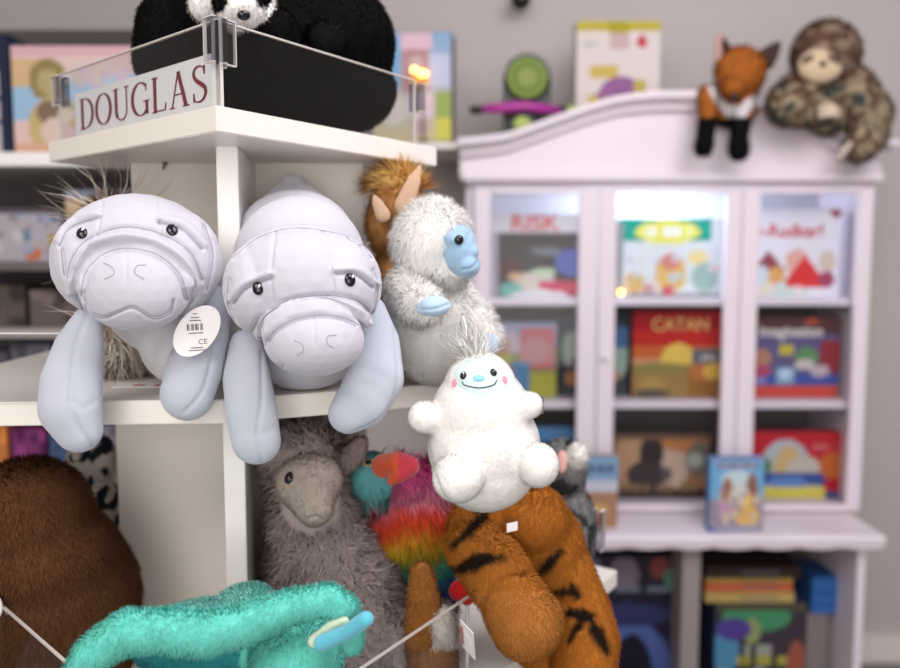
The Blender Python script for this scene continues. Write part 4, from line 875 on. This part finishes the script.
G().tube([(xx-.004, 2.80, zz), (xx-.004, 2.805, zz-.1), (xx-.004, 2.86, zs+.12)], .003).tube([(xx-.004, 2.845, zs+.13), (xx-.004, 2.845, zs)], .003).ell((xx-.004, 2.845, zs+.004), (.02, .02, .004)).build('stand', BLACKM, LB)

# ------------------------------------------------------------------ fox and sloth
FX = thing('fox_plush', 'orange fox plush with black legs sitting on the cabinet pediment', 'plush toy', (X(733), 2.78, Z(98)))
YX = 2.73
fx = Soft([E(740, 72, YX-.02, 25, 24, .06), E(733, 88, YX-.06, 12, 11, .04), E(733, 100, YX+.03, 26, 26, .06), CH([(707, 95, YX-.02, 9), (708, 115, YX-.03, 8.5), (706, 132, YX-.05, 8), (704, 147, YX-.06, 9)]), CH([(745, 100, YX-.02, 9), (742, 118, YX-.03, 9), (739, 135, YX-.05, 8.5), (739, 150, YX-.06, 10)])], .006, 5)
FXV = spline([(710, 76), (715, 92), (724, 105), (738, 111), (750, 103), (763, 94)], 30)
def fxc(x, y, v):
    if y > 117: return (.008, .008, .008)
    if min((x-u)**2+(y-w)**2 for u, w in FXV) < 26 or ((x-736)/13)**2+((y-111)/7)**2 < 1: return (.78, .74, .74)
    return (.46, .15, .03)
fx.paint(fxc); g = G(); fx.to(g); fx.fur(g, 9000, .012, .0016, cj=.15, lay=.5); g.build('body', FUR, FX)
g = G(); g.ell(P(734, 97, YX-.11), (.012, .01, .01)); g.build('nose', BLACKM, FX)
for (p0, p1, inner) in (((725, 58), (718, 33), 1), ((765, 60), (780, 42), 0)):
    a = P(*p0, YX-.02); b = P(*p1, YX-.02); e = Soft([('c', [(a, .034), (a.lerp(b, .55), .022), (b, .007)], .35)], .004, 3); 
    if inner: e.paint(lambda x, y, v: (.50, .32, .28) if x < 722 else (.05, .025, .02))
    else: e.flat((.06, .035, .03))
    e.to(G()).build('ear', FUR, FX)
SLo = thing('sloth_plush', 'mottled brown sloth plush draped over the right end of the cabinet pediment', 'plush toy', (X(822), 2.78, Z(120)))
sl = Soft([E(826, 55, YX-.02, 33, 32, .09), E(833, 100, YX+.02, 36, 34, .08), CH([(800, 92, YX-.03, 20), (788, 104, YX-.06, 21), (812, 108, YX-.07, 17), (826, 108, YX-.08, 11)]), CH([(852, 90, YX-.02, 22), (872, 112, YX-.04, 19), (868, 135, YX-.05, 18), (858, 148, YX-.06, 14)])], .006, 5)
def slc(x, y, v):
    k = NZ.noise(Vector(v)*30)+.25*NZ.noise(Vector(v)*80)
    if y > 84 and k > .22: return (.07, .09, .08)
    if y > 84: return (.46, .36, .24) if k > -.12 else (.17, .11, .07)
    return (.16, .09, .06) if k < .05 else (.36, .26, .19)
sl.paint(slc); g = G(); sl.to(g); sl.fur(g, 14000, .016, .0016, cj=.2, lay=.5); g.build('body', FUR, SLo)
sf = Soft([E(820, 66, YX-.09, 22, 17, .03)], .004, 4).paint(lambda x, y, v: (.10, .065, .05) if abs(abs(x-821)-13) < 6 and abs((y-59)-(abs(x-821)-13)*.5) < 3.5 else (.60, .46, .30)); sf.to(G()).build('face', VELVET, SLo)
g = G(); disc_on(g, sf, 823, 64, 3.6, 3, .008); g.build('nose', BLACKM, SLo)
for k in range(3):
    g = G(); g.tube([P(818, 108+k*4, YX-.13), P(832, 106+k*4, YX-.15), P(840, 110+k*3, YX-.14)], [.010, .009, .004], col=(.62, .5, .38)); g.build('claw', VELVET, SLo)
    g = G(); g.tube([P(850-k*3, 143+k*3, YX-.10), P(845-k*3, 152+k*3, YX-.11), P(845-k*3, 160+k*2, YX-.11)], [.009, .008, .004], col=(.5, .42, .36)); g.build('claw', VELVET, SLo)

# ------------------------------------------------------------------ far left shelving
YL = 2.1
def XL(px, Y=YL): return (px-450)/FP*(Y+.03)
def ZL_(py, Y=YL): return P(450, py, Y).z
FS = thing('wall_shelving', 'white and dark shelving unit with toys in the left background', 'shelf', (XL(-20), 2.3, 0))
DK = plain('dark_shelf_board', (.13, .11, .11), .6, noise=.1); GRB = plain('grey_shelf_board', (.40, .36, .35), .5)
xa, xb = XL(-160), XL(215)
def fb_(name, x0, x1, y0, y1, z0, z1, m): return G().box(((x0+x1)/2, (y0+y1)/2, (z0+z1)/2), (x1-x0, y1-y0, z1-z0), bevel=.002).build(name, m, FS)
fb_('top_board', xa, xb, YL, YL+.45, ZL_(166), ZL_(152), EDGE)
fb_('side_panel', xa, xa+.02, YL+.01, YL+.45, 0, ZL_(166), DK); fb_('side_panel', xb-.02, xb, YL+.01, YL+.45, 0, ZL_(166), DK)
fb_('back_panel', xa+.02, xb-.02, YL+.43, YL+.45, 0.02, ZL_(166), DK)
LZ = []
for py, m in ((262, DK), (330, GRB), (398, GRB), (478, DK), (580, DK)):
    fb_('shelf', xa+.02, xb-.02, YL+.02, YL+.43, ZL_(py+9), ZL_(py), m); LZ.append(ZL_(py))
fb_('plinth', xa+.02, xb-.02, YL+.05, YL+.40, 0, .08, DK)
SG_ = 'boxes on the far left shelving'
game_box('toy_box', 'pastel toy box with round cake pictures on top of the far shelving', 'toy box', 12, 142, 45, 152, YL+.03, (.66, .48, .46),
  [('r', 0, .9, 1, 1, (.62, .38, .40)), ('r', 0, .6, .3, .88, (.58, .40, .22)), ('r', 0, .3, .4, .62, (.30, .46, .62)), ('r', .35, .4, 1, .75, (.40, .52, .68)), ('e', .28, .68, .15, .20, (.26, .20, .07)), ('e', .28, .66, .09, .12, (.42, .34, .16)), ('e', .33, .25, .22, .28, (.50, .38, .16)), ('e', .32, .38, .14, .12, (.20, .14, .10)), ('e', .33, .2, .13, .13, (.62, .48, .42)), ('e', .55, .75, .12, .12, (.60, .50, .45)), ('e', .42, .70, .04, .05, (.72, .66, .62)), ('e', .75, .7, .16, .12, (.65, .5, .6)), ('r', .6, 0, 1, .3, (.62, .55, .58)), ('r', 0, 0, .3, .08, (.6, .35, .25)), ('s', .4, .1, .95, .8, 26, [(.62, .46, .52), (.5, .58, .68), (.66, .58, .45)], .045)], (.05, .08, .16), zb=ZL_(152), dep=.10, group=SG_)
game_box('toy_box', 'dark navy box standing left of the pastel toy box', 'toy box', -40, 10, 34, 152, YL+.04, (.02, .025, .05), [('r', 0, .0, .8, .7, (.45, .42, .45)), ('r', 0, .25, .8, .28, (.05, .08, .2)), ('r', 0, .45, .8, .48, (.05, .08, .2))], (.01, .02, .05), zb=ZL_(152), dep=.10, group=SG_)
game_box('toy_box', 'pale printed box with blue and orange marks on the far left shelf', 'toy box', -30, 62, 208, 262, YL+.06, (.40, .37, .40), [('r', .0, .9, 1, 1, (.10, .08, .10)), ('e', .62, .5, .05, .12, (.08, .16, .24)), ('e', .68, .14, .1, .12, (.50, .16, .08)), ('r', .86, .05, .96, .5, (.38, .22, .05)), ('r', .75, .75, .98, .85, (.10, .14, .25)), ('s', 0, 0, 1, .9, 30, [(.5, .48, .5), (.25, .22, .22), (.3, .33, .45)], .05)], (.1, .09, .1), zb=LZ[0], dep=.1, group=SG_)
game_box('toy_box', 'beige and blue box on the far shelf behind the shaggy plush', 'toy box', 66, 130, 190, 262, YL+.06, (.22, .25, .34), [('r', 0, .6, 1, .9, (.52, .38, .24)), ('e', .4, .3, .2, .2, (.3, .3, .3))], (.1, .09, .1), zb=LZ[0], dep=.1, group=SG_)
cols = [((.10, .08, .07), -40, 25, 285, 330, 1), ((.13, .10, .09), 30, 90, 290, 330, 1), ((.20, .18, .21), -40, 8, 352, 398, 2), ((.16, .15, .19), 12, 52, 344, 398, 2), ((.22, .20, .2), 56, 120, 350, 398, 2),
        ((.55, .20, .05), -30, 8, 425, 478, 3), ((.20, .04, .15), 12, 46, 428, 478, 3), ((.06, .10, .20), 50, 74, 432, 478, 3), ((.24, .22, .26), 78, 130, 425, 478, 3)]
names = ['brown box low on the far left shelf', 'dark brown box beside the brown one on the far left shelf', 'grey box at the left end below the brown boxes', 'slate box beside the grey one on the far shelf', 'light grey box on the far shelf behind the left flipper', 'orange box at the left edge of the photo above the bear', 'magenta box above the brown bear on the far shelf', 'navy box right of the magenta one above the bear', 'grey box on the far shelf behind the black and white plush']
for (c, x0, x1, y0, y1, k), nme in zip(cols, names):
    game_box('toy_box', nme, 'toy box', x0, x1, y0, y1, YL+.08, c, [('s', 0, 0, 1, 1, 10, [tuple(min(1, q*1.5) for q in c), tuple(q*.5 for q in c)], .12)], tuple(q*.6 for q in c), zb=LZ[k], dep=.09, group=SG_, n=20)

# ------------------------------------------------------------------ lights, world, camera
def area(loc, target, sx, sy, power, col=(1, 1, 1)):
    l = bpy.data.lights.new('lamp_or_fill', 'AREA'); l.shape = 'RECTANGLE'; l.size = sx; l.size_y = sy; l.energy = power; l.color = col
    o = bpy.data.objects.new('lamp_or_fill_light', l); C.objects.link(o); o.location = loc
    o.rotation_euler = (Vector(target)-Vector(loc)).to_track_quat('-Z', 'Y').to_euler(); return o
area((-.9, -.6, 2.75), (-.2, 1.0, 1.3), 1.2, 1.2, 21, (1, .95, .89))
area((.9, .6, 2.85), (.7, 2.4, 1.0), 1.6, 1.2, 32, (.98, .94, 1))
area((.1, -1.6, 1.45), (0, 1.2, 1.25), 2.0, 1.6, 30, (1, .96, .93))  # added front fill at shelf height, not a ceiling panel
def lamp(loc, power, r, col):
    l = bpy.data.lights.new('cabinet_led', 'POINT'); l.energy = power; l.shadow_soft_size = r; l.color = col
    o = bpy.data.objects.new('cabinet_led_light', l); C.objects.link(o); o.location = loc
l = area((X(668), 2.96, zt-.012), (X(668), 2.98, 1.5), .22, .10, 5.0, (.74, .88, 1)); l.name = 'cabinet_led_light'
w = bpy.data.worlds.new('shop'); bpy.context.scene.world = w; w.use_nodes = True
bg = w.node_tree.nodes['Background']; bg.inputs[0].default_value = (1, .96, .96, 1); bg.inputs[1].default_value = .28
cd = bpy.data.cameras.new('camera'); co = bpy.data.objects.new('camera', cd); C.objects.link(co)
cd.lens = 35; cd.sensor_width = 36; cd.clip_start = .02
co.location = (0, 0, CZ); co.rotation_euler = (math.pi/2-PITCH, 0, 0)
cd.dof.use_dof = True; cd.dof.focus_distance = .84; cd.dof.aperture_fstop = 3.0
bpy.context.scene.camera = co
vs = bpy.context.scene.view_settings; vs.view_transform = 'Standard'; vs.look = 'None'; vs.gamma = 1; vs.exposure = .32
